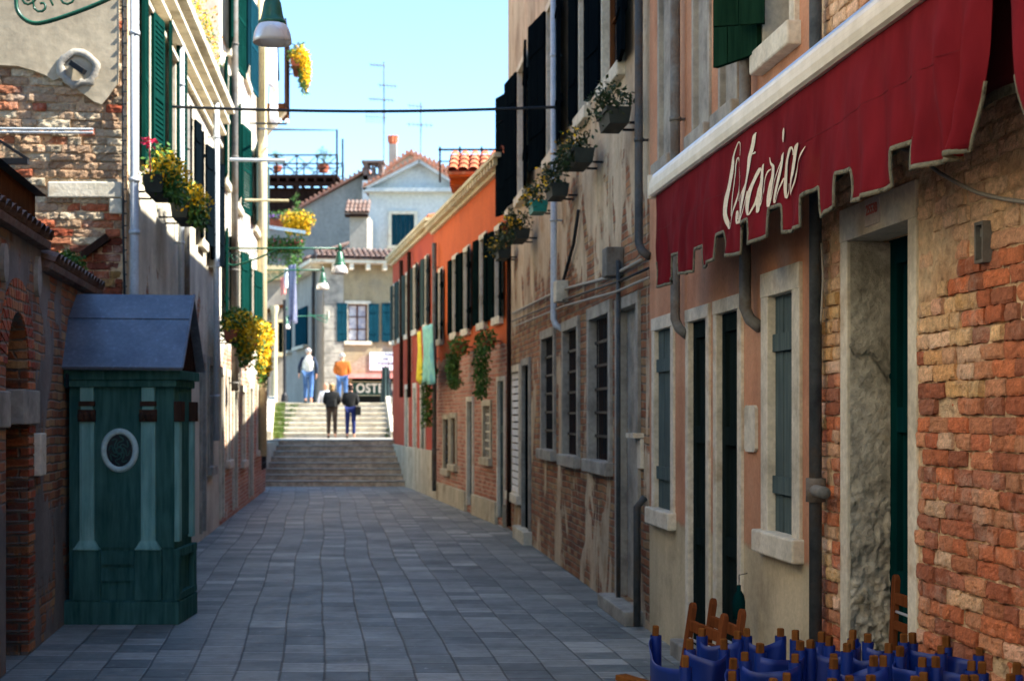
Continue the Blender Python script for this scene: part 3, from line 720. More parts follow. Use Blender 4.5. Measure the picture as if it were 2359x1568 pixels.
pk.opening(1775, 1832, 683, 1222, kind='closed', fr=.14, proud=.02, smat=M['slate_shut'], dep=.07)
# upper windows: narrow stone-walled recesses and one with green shutters
zb_ = 3.72
for (a, b) in ((1523, 1550), (1603, 1636), (1665, 1700)):
    pk.opening(a, b, 0, 0, kind='slab', fr=.05, proud=.02, dep=.05, zz=(zb_, 5.7), stone=M['stone_grey'])
wg = pk.opening(1770, 1830, 0, 0, kind='glass', fr=.1, proud=.03, dep=.2, zz=(3.88, 5.7))
xh = FP.x(1770)
pk.leaf(wg, xh-.02, 3.86, 5.68, .44, -1, R(22), M['sh_olive'], 'plank')
pk.leaf(wg, xh+.10, 4.0, 5.68, .30, -1, R(70), M['sh_olive'], 'plank')
pk.wall()
mb = MB(); mb.box(FP.x(1574)-.05, FP.x(1718)+.05, -.09, .02, -.005, .12); mb.build('threshold', M['stone_grey'], pk.root, bevel=.012)
pk.pipe(1556, 0, 735, r=.036, off=.075, mat=M['pipe_grey'], top=8.2, elbow=1)
pk.pipe(1717, 0, 710, r=.036, off=.075, mat=M['pipe_grey'], top=8.2, elbow=1)
x0, x1 = FP.x(1722), FP.x(1747); z0, z1 = FP.z(1734, 1040), FP.z(1734, 933)
mb = MB(); mb.prism([(x0, z0+.02), (x0+.03, z0), (x1-.03, z0), (x1, z0+.02), (x1, z1-.02), (x1-.03, z1), (x0+.03, z1), (x0, z1-.02)], -.02, 0); mb.build('plaque', M['stone'], pk.root)
# conduit stub at left edge
xx = FP.x(1490); mb = MB(); mb.tube([(xx, -.08, .02), (xx, -.08, 1.0), (xx+.03, -.02, 1.08)], .03, 10); mb.build('standpipe', M['pipe_dark'], pk.root, smooth=True)

# ---- peeling house (dark shutters, flower boxes)
FR = F(rp(23.7), rp(yu(1497)))
rg = Bld('peeling_house', 'grey house on the right with peeling plaster, dark shutters and flower boxes', 'house', FR, 0, FR.len, 8.45, 8, M['rg'])
rg.opening(1177, 1199, 860, 1130, kind='louvre', fr=.1, dep=.07)
rg.opening(1207, 1222, 830, 1200, kind='door', fr=.1, dep=.07, sill=False, name='door', zz=(.15, 2.45), smat=M['sh_black'], stone=M['stone_grey'])
rg.opening(1252, 1279, 783, 1032, kind='grid', fr=.11, pane=M['amber'], dep=.08, stone=M['stone_grey'])
rg.opening(1302, 1334, 764, 1045, kind='grid', fr=.11, pane=M['amber'], dep=.1, stone=M['stone_grey'])
rg.opening(1362, 1407, 738, 1056, kind='grid', fr=.12, pane=M['dark'], dep=.12, stone=M['stone_grey'])
dd = rg.opening(1428, 1472, 716, 1380, kind='slab', fr=.1, dep=.1, sill=False, name='door', zz=(.12, FR.z(1428, 716)), stone=M['stone_grey'])
# upper storey shuttered windows
xs_up = []
for (a, b, hw) in ((1183, 1232, 0), (1246, 1313, 0), (1372, 1462, 0)):
    xa, xb = FR.x(a), FR.x(b); c = (xa+xb)/2; w = min(.5, (xb-xa)/4)
    o = rg.opening(0, 0, 0, 0, kind='glass', fr=.09, proud=.03, dep=.09, xx=(c-w, c+w), zz=(4.9, 6.72), shut='LR', smat=M['sh_black'], ang=16, lw=(xb-xa)/2-w+.03)
    xs_up.append(c)
xa = FR.x(1158); rg.opening(0, 0, 0, 0, kind='glass', fr=.09, dep=.09, xx=(.22, .62), zz=(4.9, 6.72), shut='L', smat=M['sh_black'], ang=50, lw=.5)
rg.opening(0, 0, 0, 0, kind='glass', fr=.09, dep=.09, xx=(FR.x(1340), FR.x(1358)), zz=(4.9, 6.72), shut='L', smat=M['sh_black'], ang=12, lw=.4)
rg.wall()
mb = MB(); mb.box(FR.x(1416), FR.x(1482), -.16, .02, -.005, .12); mb.build('threshold', M['stone_grey'], rg.root, bevel=.012)
mb = MB(); mb.box(FR.x(1200), FR.x(1226), -.12, .02, -.005, .18); mb.build('threshold', M['stone'], rg.root, bevel=.012)
rg.pipe(1276, 0, 735, r=.038, off=.1, mat=M['pipe_pale_lit'], top=8.3, elbow=1)
rg.pipe(1472, 0, 560, r=.034, off=.08, mat=M['pipe_dark'], top=8.3, elbow=1)
rg.pipe(1425, 600, 1375, r=.02, off=.06, mat=M['pipe_dark'], rings=False)
rg.pipe(1173, 560, 1212, r=.035, off=.08, mat=M['darkwood'], rings=False)
xx, zc = FR.at(1441, 640, .08); xb_, zb2 = FR.at(1420, 605, .05)
mb = MB(); mb.box(xb_-.12, xb_+.12, -.16, 0, zb2-.13, zb2+.13); mb.build('junction_box', M['pipe_grey'], rg.root, bevel=.01)
for k, (pts, r) in enumerate(((((1180, 722), (1290, 668), (1400, 640), (1480, 598)), .016), (((1180, 740), (1300, 690), (1420, 650), (1494, 618)), .012), (((1185, 752), (1300, 705), (1420, 672), (1494, 640)), .012))):
    mb = MB(); q = [FR.at(u, v, .04+.02*k) for u, v in pts]; mb.tube([(a, -.04-.02*k, b) for a, b in q], r, 8); mb.build('cable_run', M['cable_grey'] if k != 1 else M['cable'], rg.root, smooth=True)
q = [FR.at(u, v, .04) for u, v in ((1333, 485), (1322, 560), (1300, 640), (1285, 690))]
mb = MB(); mb.tube([(a, -.04, b) for a, b in q], .02, 8); mb.build('cable_run', M['cable'], rg.root, smooth=True)
xx, zc = FR.at(1286, 672, .1)
mb = MB(); mb.box(xx-.12, xx+.14, -.14, 0, zc-.12, zc+.12); mb.build('junction_box', M['stone'], rg.root, bevel=.01)
# bell plate + little stone shelf beside doorway
xx, zc = FR.at(1478, 1003, .02)
mb = MB(); mb.box(FR.x(1476), FR.x(1484), -.03, 0, FR.z(1480, 1078), FR.z(1480, 1010)).box(FR.x(1466), FR.x(1484), -.09, 0, zc-.02, zc+.02); mb.build('bell_panel', M['stone'], rg.root)
# eaves & roofs for the tall houses
for b_ in (bb, pk, rg):
    mb = MB(); x0, x1, z = b_.x0, b_.x1, b_.z1
    mb.prism([(0, 0)], 0, 0) if False else None
    mb.box(x0, x1, -.2, .1, z+.003, z+.12); mb.build('eaves', M['cornice'], b_.root)
    mb = MB(); mb.add([(x0, -.25, z+.125), (x1, -.25, z+.125), (x1, 4, z+1.6), (x0, 4, z+1.6), (x0, 8, z+.125), (x1, 8, z+.125)], [(0, 1, 2, 3), (3, 2, 5, 4), (0, 3, 4), (1, 5, 2)])
    mb.build('roof', M['tile'], b_.root)

# ---- orange house
FO = F((-1.68, 32.6), (-.085, 23.72))
oh = Bld('orange_house', 'low bright orange house with bare brick ground floor, on the right beyond the grey house', 'house', FO, 0, FO.len, 5.80, 7, M['orange'])
for (a, b, t, bt) in ((1009, 1026, 633, 784), (1040, 1063, 605, 770), (1065, 1091, 588, 762), (1101, 1130, 560, 748), (1137, 1166, 540, 735)):
    oh.opening(a, b, t, bt, kind='glass', inner=.44, shut='LR', fr=.09, sill=True, dep=.07, smat=M['sh_dark'], ang=14)
oh.opening(1024, 1036, 965, 1078, kind='grid', fr=.1, dep=.07, stone=M['plinth_cream'])
oh.opening(1041, 1052, 962, 1068, kind='glass', fr=.1, dep=.07, stone=M['plinth_cream'])
oh.opening(1079, 1091, 925, 1180, kind='door', fr=.09, dep=.09, sill=False, name='door', zz=(.12, FO.z(1079, 925)), smat=M['sh_grey'])
oh.opening(1116, 1132, 935, 1052, kind='grid', fr=.1, dep=.07, bars=M['stone'], stone=M['plinth_cream'])
oh.opening(1150, 1164, 925, 1200, kind='door', fr=.07, dep=.07, sill=False, name='door', zz=(.12, 2.3), smat=M['slate_shut'], label='plain grey door at the near end of the brick ground floor')
oh.wall()
mb = MB(); L = FO.len
dxs = sorted([(FO.x(1079)-.1, FO.x(1091)+.1), (FO.x(1150)-.08, FO.x(1164)+.08)]); px0 = .02
for a, b in dxs+[(L-.02, L)]:
    if a > px0: mb.box(px0, a-.01, -.06, .02, 0, .36)
    px0 = b+.01
mb.build('plinth', M['plinth_cream'], oh.root, bevel=.01)
def cornice(b_, z, name='cornice', d=.2, dent=.3):
    mb = MB(); x0, x1 = b_.x0, b_.x1
    mb.box(x0-.02, x1+.02, -d, .0, z-.035, z+.03).box(x0-.02, x1+.02, -d*.35, 0, z-.19, z-.035)
    k = int((x1-x0)/dent)
    for i in range(k): mb.box(x0+dent*i+.04, x0+dent*i+.16, -d*.9, -d*.35, z-.14, z-.035)
    return mb.build(name, M['cornice'], b_.root)
cornice(oh, 5.82)
def tiled(b_, z, ncol, nrow, slope=.30, d=.08, mat=None):
    mb = MB(); barrel(mb, (b_.x0, -d, z+.035), (1, 0, 0), ncol, (0, 1, slope), nrow)
    return mb.build('roof', mat or M['tile'], b_.root)
tiled(oh, 5.82, int(L/.18)+1, 12)
oh.pipe(1001, 560, 1130, r=.05, off=.1, mat=M['pipe_grey'])
# roof dormer with tile top
tr = P(1032, 396, 27.2)
mb = MB(); q = P(1098, 420, 27.5)
mb.box(-1.12, -.2, 27.35, 28.4, 5.9, tr.z+.02); dm = mb.build('dormer', M['orange'], oh.root, world=True)
mb = MB(); barrel(mb, (tr.x, 27.05, tr.z-.02), (1, 0, 0), 6, (0, 1, .42), 4, r=.093); mb.build('dormer_roof', M['tile'], dm, world=True)
mb = MB(); mb.box(tr.x+.02, -.15, 27.1, 27.4, tr.z-.1, tr.z-.06); mb.build('dormer_eaves', M['orange'], dm, world=True)

# ---- red house
FD = F((-3.21, 40.9), (-1.68, 32.62))
rh = Bld('red_house', 'red house with grey green shutters beside the foot of the stone steps', 'house', FD, 0, FD.len-.01, 5.95, 7, M['red'])
for (a, b, t, bt) in ((906, 917, 662, 786), (919, 932, 652, 781), (934, 947, 638, 773), (949, 971, 624, 764)):
    rh.opening(a, b, t, bt, kind='glass', inner=.4, shut='LR', fr=.07, dep=.06, smat=M['sh_grey'], ang=18)
rh.opening(978, 993, 601, 750, kind='glass', inner=.4, shut='LR', fr=.07, dep=.06, smat=M['sh_grey'], ang=18)
for (a, b) in ((936, 941), (955, 960), (972, 980)):
    rh.opening(a, b, 905, 1060, kind='door', fr=.12, dep=.06, sill=False, name='door', zz=(.1, 2.4), smat=M['slate_shut'])
rh.wall()
mb = MB(); mb.box(.02, FD.len-.03, -.05, -.002, 0, 1.0)
mb.build('plinth', M['plinth_cream'], rh.root, bevel=.01)
cornice(rh, 5.97, d=.2)
tiled(rh, 5.97, int(FD.len/.18), 12)
rh.pipe(925, 600, 915, r=.05, off=.1, mat=M['darkwood'], rings=False)
rh.pipe(943, 580, 915, r=.05, off=.1, mat=M['darkwood'], rings=False)
x0, x1 = FD.x(944), FD.x(949); mb = MB(); mb.box(x0, x1, -.05, -.002, FD.z(946, 856), FD.z(946, 778)); mb.build('notice_board', M['stone'], rh.root)

# ================================================================== LEFT SIDE
# garden wall with arched door
FG = F((-3.58-.13*(8.2-11.39), 8.2), (-3.58-.13*(14.45-11.39), 14.45))
gw = E('garden_wall', 'old brick garden wall with an arched doorway at the left edge, behind the green booth', 'wall', FG.A, FG.rz)
gx0, gx1 = FG.x(14), FG.x(64); zs = 2.1; zt = 2.48
poly = []
xs_ = FG.x(95)
mb = MB()
def arch(x):
    c = (gx0+gx1)/2; w = (gx1-gx0)/2; t = (x-c)/w
    return zs+(zt-zs)*math.sqrt(max(0, 1-t*t))
k = 14
mb.box(0, gx0, 0, .3, 0, 3.02); mb.box(gx1, xs_, 0, .3, 0, 3.02); mb.box(xs_, FG.len, 0, .3, 0, 2.86)
for i in range(k):
    a, b = gx0+(gx1-gx0)*i/k, gx0+(gx1-gx0)*(i+1)/k
    za, zb = arch(a), arch(b)
    mb.add([(a, 0, za), (b, 0, zb), (b, 0, 3.02), (a, 0, 3.02), (a, .3, za), (b, .3, zb), (b, .3, 3.02), (a, .3, 3.02)], [(0, 1, 2, 3), (0, 4, 5, 1), (3, 2, 6, 7), (4, 7, 6, 5)])
mb.build('masonry', M['garden'], gw)
mb = MB()
for i in range(k+6):
    t0, t1 = math.pi*i/(k+6), math.pi*(i+1)/(k+6)
    c = (gx0+gx1)/2; w = (gx1-gx0)/2
    def pp(t, e): return (c-math.cos(t)*(w+e), zs+math.sin(t)*(zt-zs+e))
    q = [pp(t0+.015, 0), pp(t1-.015, 0), pp(t1-.015, .24), pp(t0+.015, .24)]
    mb.prism(q, -.012, .02)
for zz_ in range(26):
    for xx in (gx1,): mb.box(xx+.0, xx+.2+.05*(zz_ % 2), -.012, .2, zs-.006-.08*(zz_+1)+.012, zs-.08*zz_-.006)
mb.build('arch', brickmat('arch_brick', BR_RED, c3(130, 110, 90), .08, .2), gw)
mb = MB(); mb.box(gx0, gx1, .22, .26, 0, zs)
for i in range(5): mb.box(gx0+.02+(gx1-gx0)*i/5, gx0+(gx1-gx0)*(i+1)/5-.005, .2, .22, .02, zs-.02)
mb.box(gx0, gx1, .23, .27, zs, zt)
mb.build('door', M['dkdoor'], gw)
mb = MB(); x0, x1 = FG.x(48), FG.x(84); mb.box(x0-.02, x1, -.03, .26, FG.z(66, 977), FG.z(66, 898)); x0, x1 = FG.x(-20), FG.x(10); mb.box(x0, gx0+.03, -.03, .26, FG.z(5, 985), FG.z(5, 900)); mb.build('impost', M['stone_grey'], gw, bevel=.01)
for (u, va, vb) in ((83, 590, 684), (5, 560, 650)):
    xx = FG.x(u); zc = FG.z(u, (va+vb)/2); hh = (FG.z(u, va)-FG.z(u, vb))/2
    mb = MB(); mb.prism([(xx+.09*math.cos(t*math.pi/8), zc+hh*math.sin(t*math.pi/8)) for t in range(16)], -.03, .0); mb.build('plaque', M['stone_grey'], gw)
mb = MB(); mb.box(FG.x(76), FG.x(89), -.06, 0, FG.z(82, 1095), FG.z(82, 997)); mb.build('intercom', M['stone'], gw, bevel=.01)
mb = MB(); mb.box(0, xs_+.02, -.07, .36, 3.022, 3.07); barrel(mb, (0, -.09, 3.07), (1, 0, 0), int(xs_/.18), (0, 1, .35), 1)
mb.box(xs_+.02, FG.len, -.06, .36, 2.862, 2.92); barrel(mb, (xs_, -.1, 2.92), (1, 0, 0), int((FG.len-xs_)/.18), (0, 1, .35), 1)
mb.build('coping', M['tile_old'], gw)
# dark timber structure on the wall
a0, a1 = FG.x(-30), FG.x(88)
mb = MB(); mb.box(a0, a1, .02, .5, 3.1, 3.42); mb.box(a0+.3, a1-.25, -.0, .05, 3.15, 3.38)
cr = E('timber_hatch', 'dark brown timber hatch with a slate cap on top of the garden wall', 'hatch', FG.A, FG.rz)
mb.build('casing', M['brown'], cr)
mb = MB(); mb.add([(a0-.05, -.06, 3.42), (a1+.06, -.06, 3.42), (a1+.06, .56, 3.42), (a0-.05, .56, 3.42), ((a0+a1)/2+.1, .25, 3.56)], [(3, 2, 1, 0), (0, 1, 4), (1, 2, 4), (2, 3, 4), (3, 0, 4)]); mb.build('cap', M['pipe_dark'], cr)
# plant on the coping
pt = E('wall_plant', 'small bright green weed growing on the tiled top of the garden wall', 'plant', P(150, 632, 13.4))
r3 = random.Random(3)
mb = MB(); c0 = P(150, 606, 13.4); mb.leaves(c0, (.2, .16, .1), 420, .06, r3); mb.build('foliage', M['leaf'], pt, world=True)
mb = MB()
for i in range(6): mb.tube([P(150, 634, 13.4), c0+Vector((r3.uniform(-.12, .12), r3.uniform(-.1, .1), .03))], .004, 5)
mb.build('stem', M['leaf_dk'], pt, world=True)

# ---- left tall house: side wall facing us + street facade
FS = F((-7.6, 14.0), (-3.687, 14.5))
FL = F(lp(14.5), lp(24.1))
l1 = Bld('left_house', 'left house whose brick and beige plaster side wall faces us above the garden wall', 'house', FL, 0, FL.len, 6.62, 9, M['l1'])
l1.opening(372, 412, 42, 388, kind='glass', inner=.36, shut='LR', fr=.09, dep=.09, smat=M['sh_green'], sty='louvre', ang=16)
l1.opening(313, 356, 0, 380, kind='glass', inner=.24, shut='LR', sty='louvre', fr=.06, dep=.09, smat=M['sh_green'], zz=(4.33, 6.0))
l1.opening(422, 448, 245, 455, kind='glass', inner=.4, shut='LR', fr=.09, dep=.09, smat=M['sh_black'], ang=22)
l1.opening(450, 474, 305, 540, kind='glass', inner=.4, shut='LR', fr=.08, dep=.09, smat=M['sh_black'], ang=30)
l1.opening(475, 498, 345, 590, kind='glass', inner=.4, shut='LR', fr=.08, dep=.09, smat=M['sh_black'], ang=30)
l1.opening(462, 470, 880, 1230, kind='door', fr=.12, dep=.08, sill=False, name='door', zz=(.1, 2.5), smat=M['sh_grey'], stone=M['stone_grey'])
l1.opening(480, 488, 850, 1050, kind='glass', fr=.12, dep=.08, stone=M['stone_grey'], zz=(1.0, 2.5))
l1.opening(372, 392, 560, 700, kind='closed', fr=.1, dep=.08, stone=M['stone_grey'], zz=(1.2, 2.6), smat=M['sh_grey'])
l1.wall()
inv = MAT[l1.root.name].inverted()
# side wall (slightly turned)
mb = MB(); A = FS.w(0, 0, 0); B = FS.w(FS.len-.002, 0, 0)
mb.add([A, B, B+Vector((0, 0, 6.62)), A+Vector((0, 0, 6.62)), A+Vector((0, .4, 0)), B+Vector((0, .12, 0)), B+Vector((0, .12, 6.62)), A+Vector((0, .4, 6.62))], [(0, 1, 2, 3), (3, 2, 6, 7), (5, 4, 7, 6), (0, 3, 7, 4), (1, 5, 6, 2)])
sw = mb.build('side_wall', M['near_base'], l1.root, world=True)
pv = [(-60, 148), (0, 150), (40, 152), (75, 160), (105, 172), (125, 183), (150, 180), (175, 200), (200, 222), (218, 236), (235, 238), (250, 225), (262, 210), (270, 190), (272, 100), (274, -60), (-60, -60)]
def onS(u, v, o):
    x, z = FS.at(u, v, o); return FS.w(x, -o, z)
mb = MB(); k = len(pv)
vs = [onS(u+r3.uniform(-3, 3), v+r3.uniform(-3, 3), .05) for u, v in pv]; vs += [p+FS.Y*.06 for p in vs]
mb.add(vs, [tuple(range(k))]+[(i, k+i, k+(i+1) % k, (i+1) % k) for i in range(k)]); mb.build('plaster_patch', M['plaster_beige'], sw, world=True)
# mortar ring round an iron tie
c = onS(181, 157, .06)
mb = MB()
def ring(u, v):
    t = u*2*math.pi; s_ = v*2*math.pi; rr = .15*(1+.18*mn.noise(Vector((math.cos(t)*2, math.sin(t)*2, 0))))+.035*math.cos(s_)*(1+.5*mn.noise(Vector((math.cos(t)*3, math.sin(t)*3, 4))))
    return c+FS.X*math.cos(t)*rr*1.1+Vector((0, 0, math.sin(t)*rr))-FS.Y*(.016*math.sin(s_))
mb.grid(ring, 28, 8); mb.build('mortar_ring', M['stone_grey'], sw, world=True, smooth=True)
mb = MB(); mb.beam(c+Vector((-.06, -.03, .04)), c+Vector((.07, -.05, -.05)), .07, .05); mb.build('tie_anchor', M['iron'], sw, world=True)
SR = [(116, 58, 40), (132, 68, 44), (104, 52, 38), (146, 82, 54), (120, 72, 54), (162, 122, 70)]
SRB = [(150, 74, 48), (164, 90, 60), (172, 110, 78)]
ST_ = [(176, 158, 130), (188, 172, 144), (164, 142, 114), (182, 150, 118), (158, 128, 100)]
def tint_s(x, z):
    q = mn.noise(Vector((x*1.3, 3, z*1.2)))*.25; p = r2.random()
    if z > 3.75+q: return pick(ST_ if p < .86 else SRB, .75, 1.1)
    if z > 3.45+q: return pick(SRB if p < .6 else ST_, .7, 1.05)
    return pick(SR, .7, 1.15)
bricks(l1.root, M['near_brick'], FS.len-2.6, FS.len-.03, 1.0, 6.5, .079, tint_s, lambda a, b, z: (a, b), lambda x, z: .012+r2.uniform(-.010, .014), xf=lambda x, y, z: FS.w(x, y, z), lens=(.26, .28, .14, .24, .3), er=2.0)
for (a, b, c1, d) in ((110, 281, 418, 455), (252, 282, 457, 492)):
    mb = MB(); p0 = onS(a, d, .045); p1 = onS(b, d, .045); h = onS(a, c1, .045).z-p0.z
    mb.add([p0, p1, p1+Vector((0, 0, h)), p0+Vector((0, 0, h)), p0+FS.Y*.06, p1+FS.Y*.06, p1+FS.Y*.06+Vector((0, 0, h)), p0+FS.Y*.06+Vector((0, 0, h))], [(0, 1, 2, 3), (0, 4, 5, 1), (3, 2, 6, 7), (0, 3, 7, 4), (1, 5, 6, 2)])
    mb.build('stone_block', M['stone'], sw, world=True, bevel=.012)
mb = MB()
for dv in (0, 8): mb.tube([onS(-80, 296+dv, .08), onS(215, 298+dv, .08)], .011, 6)
mb.build('conduit', M['pipe_pale_lit'], sw, world=True)
mb = MB(); mb.beam(onS(188, 590, .05), onS(250, 545, .05), .07); mb.build('timber_prop', M['darkwood'], sw, world=True)
mb = MB(); mb.tube([onS(284, -60, .05), onS(284, 520, .05), onS(288, 700, .05)], .013, 6)
for kk in range(26): mb.beam(onS(284, -40+kk*28, .07), onS(293, -40+kk*28, .07), .012)
mb.build('cable_ladder', M['cable'], sw, world=True)
mb = MB(); p0 = lp(14.62); xq, yq = p0[0]+.09, 14.52
mb.tube([(xq, yq, 6.6), (xq, yq, .02)], .042, 14)
for zq in (6.2, 5.4, 4.0, 3.5, 2.2): mb.tube([(xq, yq, zq-.02), (xq, yq, zq+.02)], .052, 14)
mb.build('drainpipe', M['pipe_pale_lit'], l1.root, world=True, smooth=True)
for u, t in ((418, 100), (431, 250)): l1.pipe(u, t, 900, r=.038, off=.08, mat=M['pipe_pale_lit'] if u < 425 else M['pipe_grey'])
l1.pipe(499, 238, 1015, r=.045, off=.12, mat=M['pipe_pale_lit'])
mb = MB()
for i, (d, z0) in enumerate(((.24, 6.56), (.17, 6.40), (.11, 6.22), (.06, 6.02))): mb.box(.8, l1.x1, -d, 0, z0-.03, z0+.02 if i else 6.64)
mb.build('cornice', M['white'] if False else M['stone'], l1.root)
mb = MB(); mb.box(1.0, l1.x1-.3, 1.0, 5, 6.63, 8.6); at_ = mb.build('attic', M['pink'], l1.root)
mb = MB(); x0 = FL.x(470); mb.box(x0-2.2, x0+3.2, .6, 5.2, 8.6, 8.8); mb.build('attic_cornice', M['cornice'], at_)
mb = MB()
for q in range(6): mb.box(1.6+1.35*q, 1.85+1.35*q, .88, 1.0, 6.63, 8.6)
mb.build('pilasters', M['cornice'], at_)
tr_ = E('terrace_plant', 'yellow trailing blossom along the roof terrace edge of the left house', 'plant', FL.w(4, -.1, 6.66), FL.rz)
mb = MB(); m2 = MB()
for q in range(16):
    cx = 3.0+q*.28; cz = 6.9+.22*math.sin(q*1.3)
    mb.leaves((cx-4, .0+r3.uniform(-.1, .2), cz-6.66), (.16, .16, .2), 50, .05, r3); m2.leaves((cx-4, -.06, cz-6.66+.05), (.18, .16, .22), 40, .045, r3)
mb.build('foliage', M['leaf'], tr_); m2.build('blossoms', M['yellow'], tr_)

# ---- cream house
FC = F(lp(24.1), lp(35.8))
l2 = Bld('cream_house', 'tall sunlit cream house with green louvred shutters on the left of the street', 'house', FC, .01, FC.len, 12.6, 9, M['l2'])
l2.opening(506, 530, 132, 395, kind='glass', inner=.4, shut='LR', fr=.09, dep=.09, smat=M['sh_green'], sty='louvre', ang=20)
l2.opening(533, 560, 240, 450, kind='glass', inner=.4, shut='LR', fr=.09, dep=.09, smat=M['sh_green'], sty='louvre', ang=20)
l2.opening(576, 600, 328, 505, kind='glass', inner=.4, shut='LR', fr=.09, dep=.09, smat=M['sh_grey'], ang=26)
l2.opening(512, 548, 0, 0, kind='glass', inner=.4, shut='LR', fr=.09, dep=.09, smat=M['sh_green'], sty='louvre', ang=20, zz=(7.9, 9.8))
l2.opening(553, 580, 0, 0, kind='glass', inner=.4, shut='LR', fr=.09, dep=.09, smat=M['sh_blue'], sty='louvre', ang=20, zz=(8.3, 10.1))
l2.opening(510, 530, 610, 735, kind='glass', inner=.4, shut='LR', fr=.09, dep=.09, smat=M['sh_green'], ang=22, zz=(3.35, 4.75))
l2.opening(534, 556, 620, 740, kind='glass', inner=.4, shut='LR', fr=.09, dep=.09, smat=M['sh_green'], ang=22, zz=(3.35, 4.75))
l2.opening(562, 588, 625, 755, kind='glass', inner=.4, shut='LR', fr=.09, dep=.09, smat=M['sh_green'], ang=22, zz=(3.35, 4.75))
for (a, b, z0, z1, k_) in ((507, 513, .1, 2.4, 'door'), (522, 528, 1.0, 2.4, 'grid'), (537, 544, .1, 2.3, 'door'), (556, 563, .9, 2.2, 'grid'), (574, 581, .1, 2.3, 'door'), (592, 598, 1.0, 2.3, 'grid')):
    l2.opening(a, b, 0, 0, kind=k_, fr=.13, dep=.07, sill=(k_ != 'door'), name='door' if k_ == 'door' else 'window', zz=(z0, z1), smat=M['sh_grey'])
l2.wall()
l2.pipe(541, 0, 900, r=.06, off=.12, mat=M['pipe_grey'], top=12.3)
l2.pipe(604, 0, 1050, r=.11, off=.1, mat=M['cornice'], top=12.3, rings=False)
mb = MB(); mb.box(.01, FC.len, -.4, .1, 12.605, 12.75); mb.build('eaves', M['cornice'], l2.root)
mb = MB(); mb.add([(0, -.4, 12.755), (FC.len, -.4, 12.755), (FC.len, 5, 14.4), (0, 5, 14.4), (0, 9, 12.755), (FC.len, 9, 12.755)], [(0, 1, 2, 3), (3, 2, 5, 4), (0, 3, 4), (1, 5, 2)]); mb.build('roof', M['tile'], l2.root)
# iron bars/gate near the steps
mb = MB(); xg0, xg1 = FC.x(597), FC.x(606)
for k_ in range(6):
    xx = xg0+(xg1-xg0)*k_/5; mb.tube([(xx, -.07, .55), (xx, -.07, 2.4)], .012, 6)
for zq in (.7, 1.4, 2.2): mb.beam((xg0, -.07, zq), (xg1, -.07, zq), .02)
mb.beam((xg0, -.07, 2.2), (xg0, 0, 2.2), .02); mb.beam((xg1, -.07, .7), (xg1, 0, .7), .02)
mb.build('iron_grate', M['iron'], l2.root)
# balcony of the cream house
bx0, bz = FC.x(598), 8.45
mb = MB(); mb.box(bx0-.6, bx0+.9, -.6, 0, bz, bz+.1)
bal = mb.build('balcony', M['brown'], l2.root)
mb = MB()
for k_ in range(9):
    t = k_/8; mb.box(bx0-.6, bx0+.9, -.62, -.58, bz+.16+.1*k_, bz+.22+.1*k_)
for xx in (bx0-.6, bx0+.15, bx0+.9): mb.beam((xx, -.6, bz), (xx, -.6, bz+1.95), .045); mb.beam((xx, -.6, bz+1.9), (xx, 0, bz+1.9), .04)
mb.beam((bx0-.6, -.6, bz+1.9), (bx0+.9, -.6, bz+1.9), .04)
mb.build('railing', M['darkwood'], bal)
mb = MB(); mb.prism([(-.6, 0), (0, 0), (0, -.75)], 0, .3)
for v in mb.v: v.x, v.y, v.z = bx0-.3+v.y, v.x, bz-.002+v.z
mb.build('corbel', M['cornice'], bal)

# ================================================================== FLOWER BOXES
def flower_box(pos, rz, w, label, kind='yellow', pm='planter_dk', hang=.12, dens=1.0, group='flower boxes under the windows', hgt=.17, sz=.05, leafm='leaf_dk', bl=.5, rad=(.18, .16)):
    o = E('flower_box', label, 'flower box', pos, rz, group)
    mb = MB(); d = .2
    mb.add([(-w/2+.02, -d/2+.02, 0), (w/2-.02, -d/2+.02, 0), (w/2-.02, d/2-.02, 0), (-w/2+.02, d/2-.02, 0), (-w/2, -d/2, hgt), (w/2, -d/2, hgt), (w/2, d/2, hgt), (-w/2, d/2, hgt)],
           [(3, 2, 1, 0), (0, 1, 5, 4), (1, 2, 6, 5), (2, 3, 7, 6), (3, 0, 4, 7), (4, 5, 6, 7)])
    mb.box(-w/2-.01, w/2+.01, -d/2-.012, -d/2+.003, hgt-.03, hgt+.005)
    mb.build('planter', M[pm], o)
    mb = MB(); b2 = MB(); k = max(3, int(w/.13))
    for i in range(k):
        cx = -w/2+w*(i+.5)/k
        c = (cx, -.04+rnd.uniform(-.05, .03), hgt+.05+rnd.uniform(0, .07))
        mb.leaves(c, (rad[0]*.8, rad[1], rad[0]), int(110*dens), sz, rnd)
        if hang > .1: mb.leaves((cx, -.16, hgt-hang*.6), (.1, .09, hang), int(70*dens), sz, rnd, droop=.6)
        if bl > 0:
            b2.leaves((cx, -.1, hgt+.06), (rad[0]*.9, rad[1]*1.1, rad[0]*.9), int(120*dens*bl), sz*.8, rnd)
            if hang > .2: b2.leaves((cx, -.2, hgt-hang*.5), (.12, .1, hang*.8), int(80*dens*bl), sz*.8, rnd)
    mb.build('foliage', M[leafm], o)
    if bl > 0: b2.build('blossoms', M[kind], o)
    mb = MB(); mb.beam((-w*.3, d/2, .02), (-w*.3, d/2+.14, .02), .02).beam((w*.3, d/2, .02), (w*.3, d/2+.14, .02), .02); mb.build('bracket', M['iron'], o)
    return o
def on(fr, u, v, off): x, z = fr.at(u, v, off); return fr.w(x, -off, z)
GB = 'flower boxes on the peeling house'
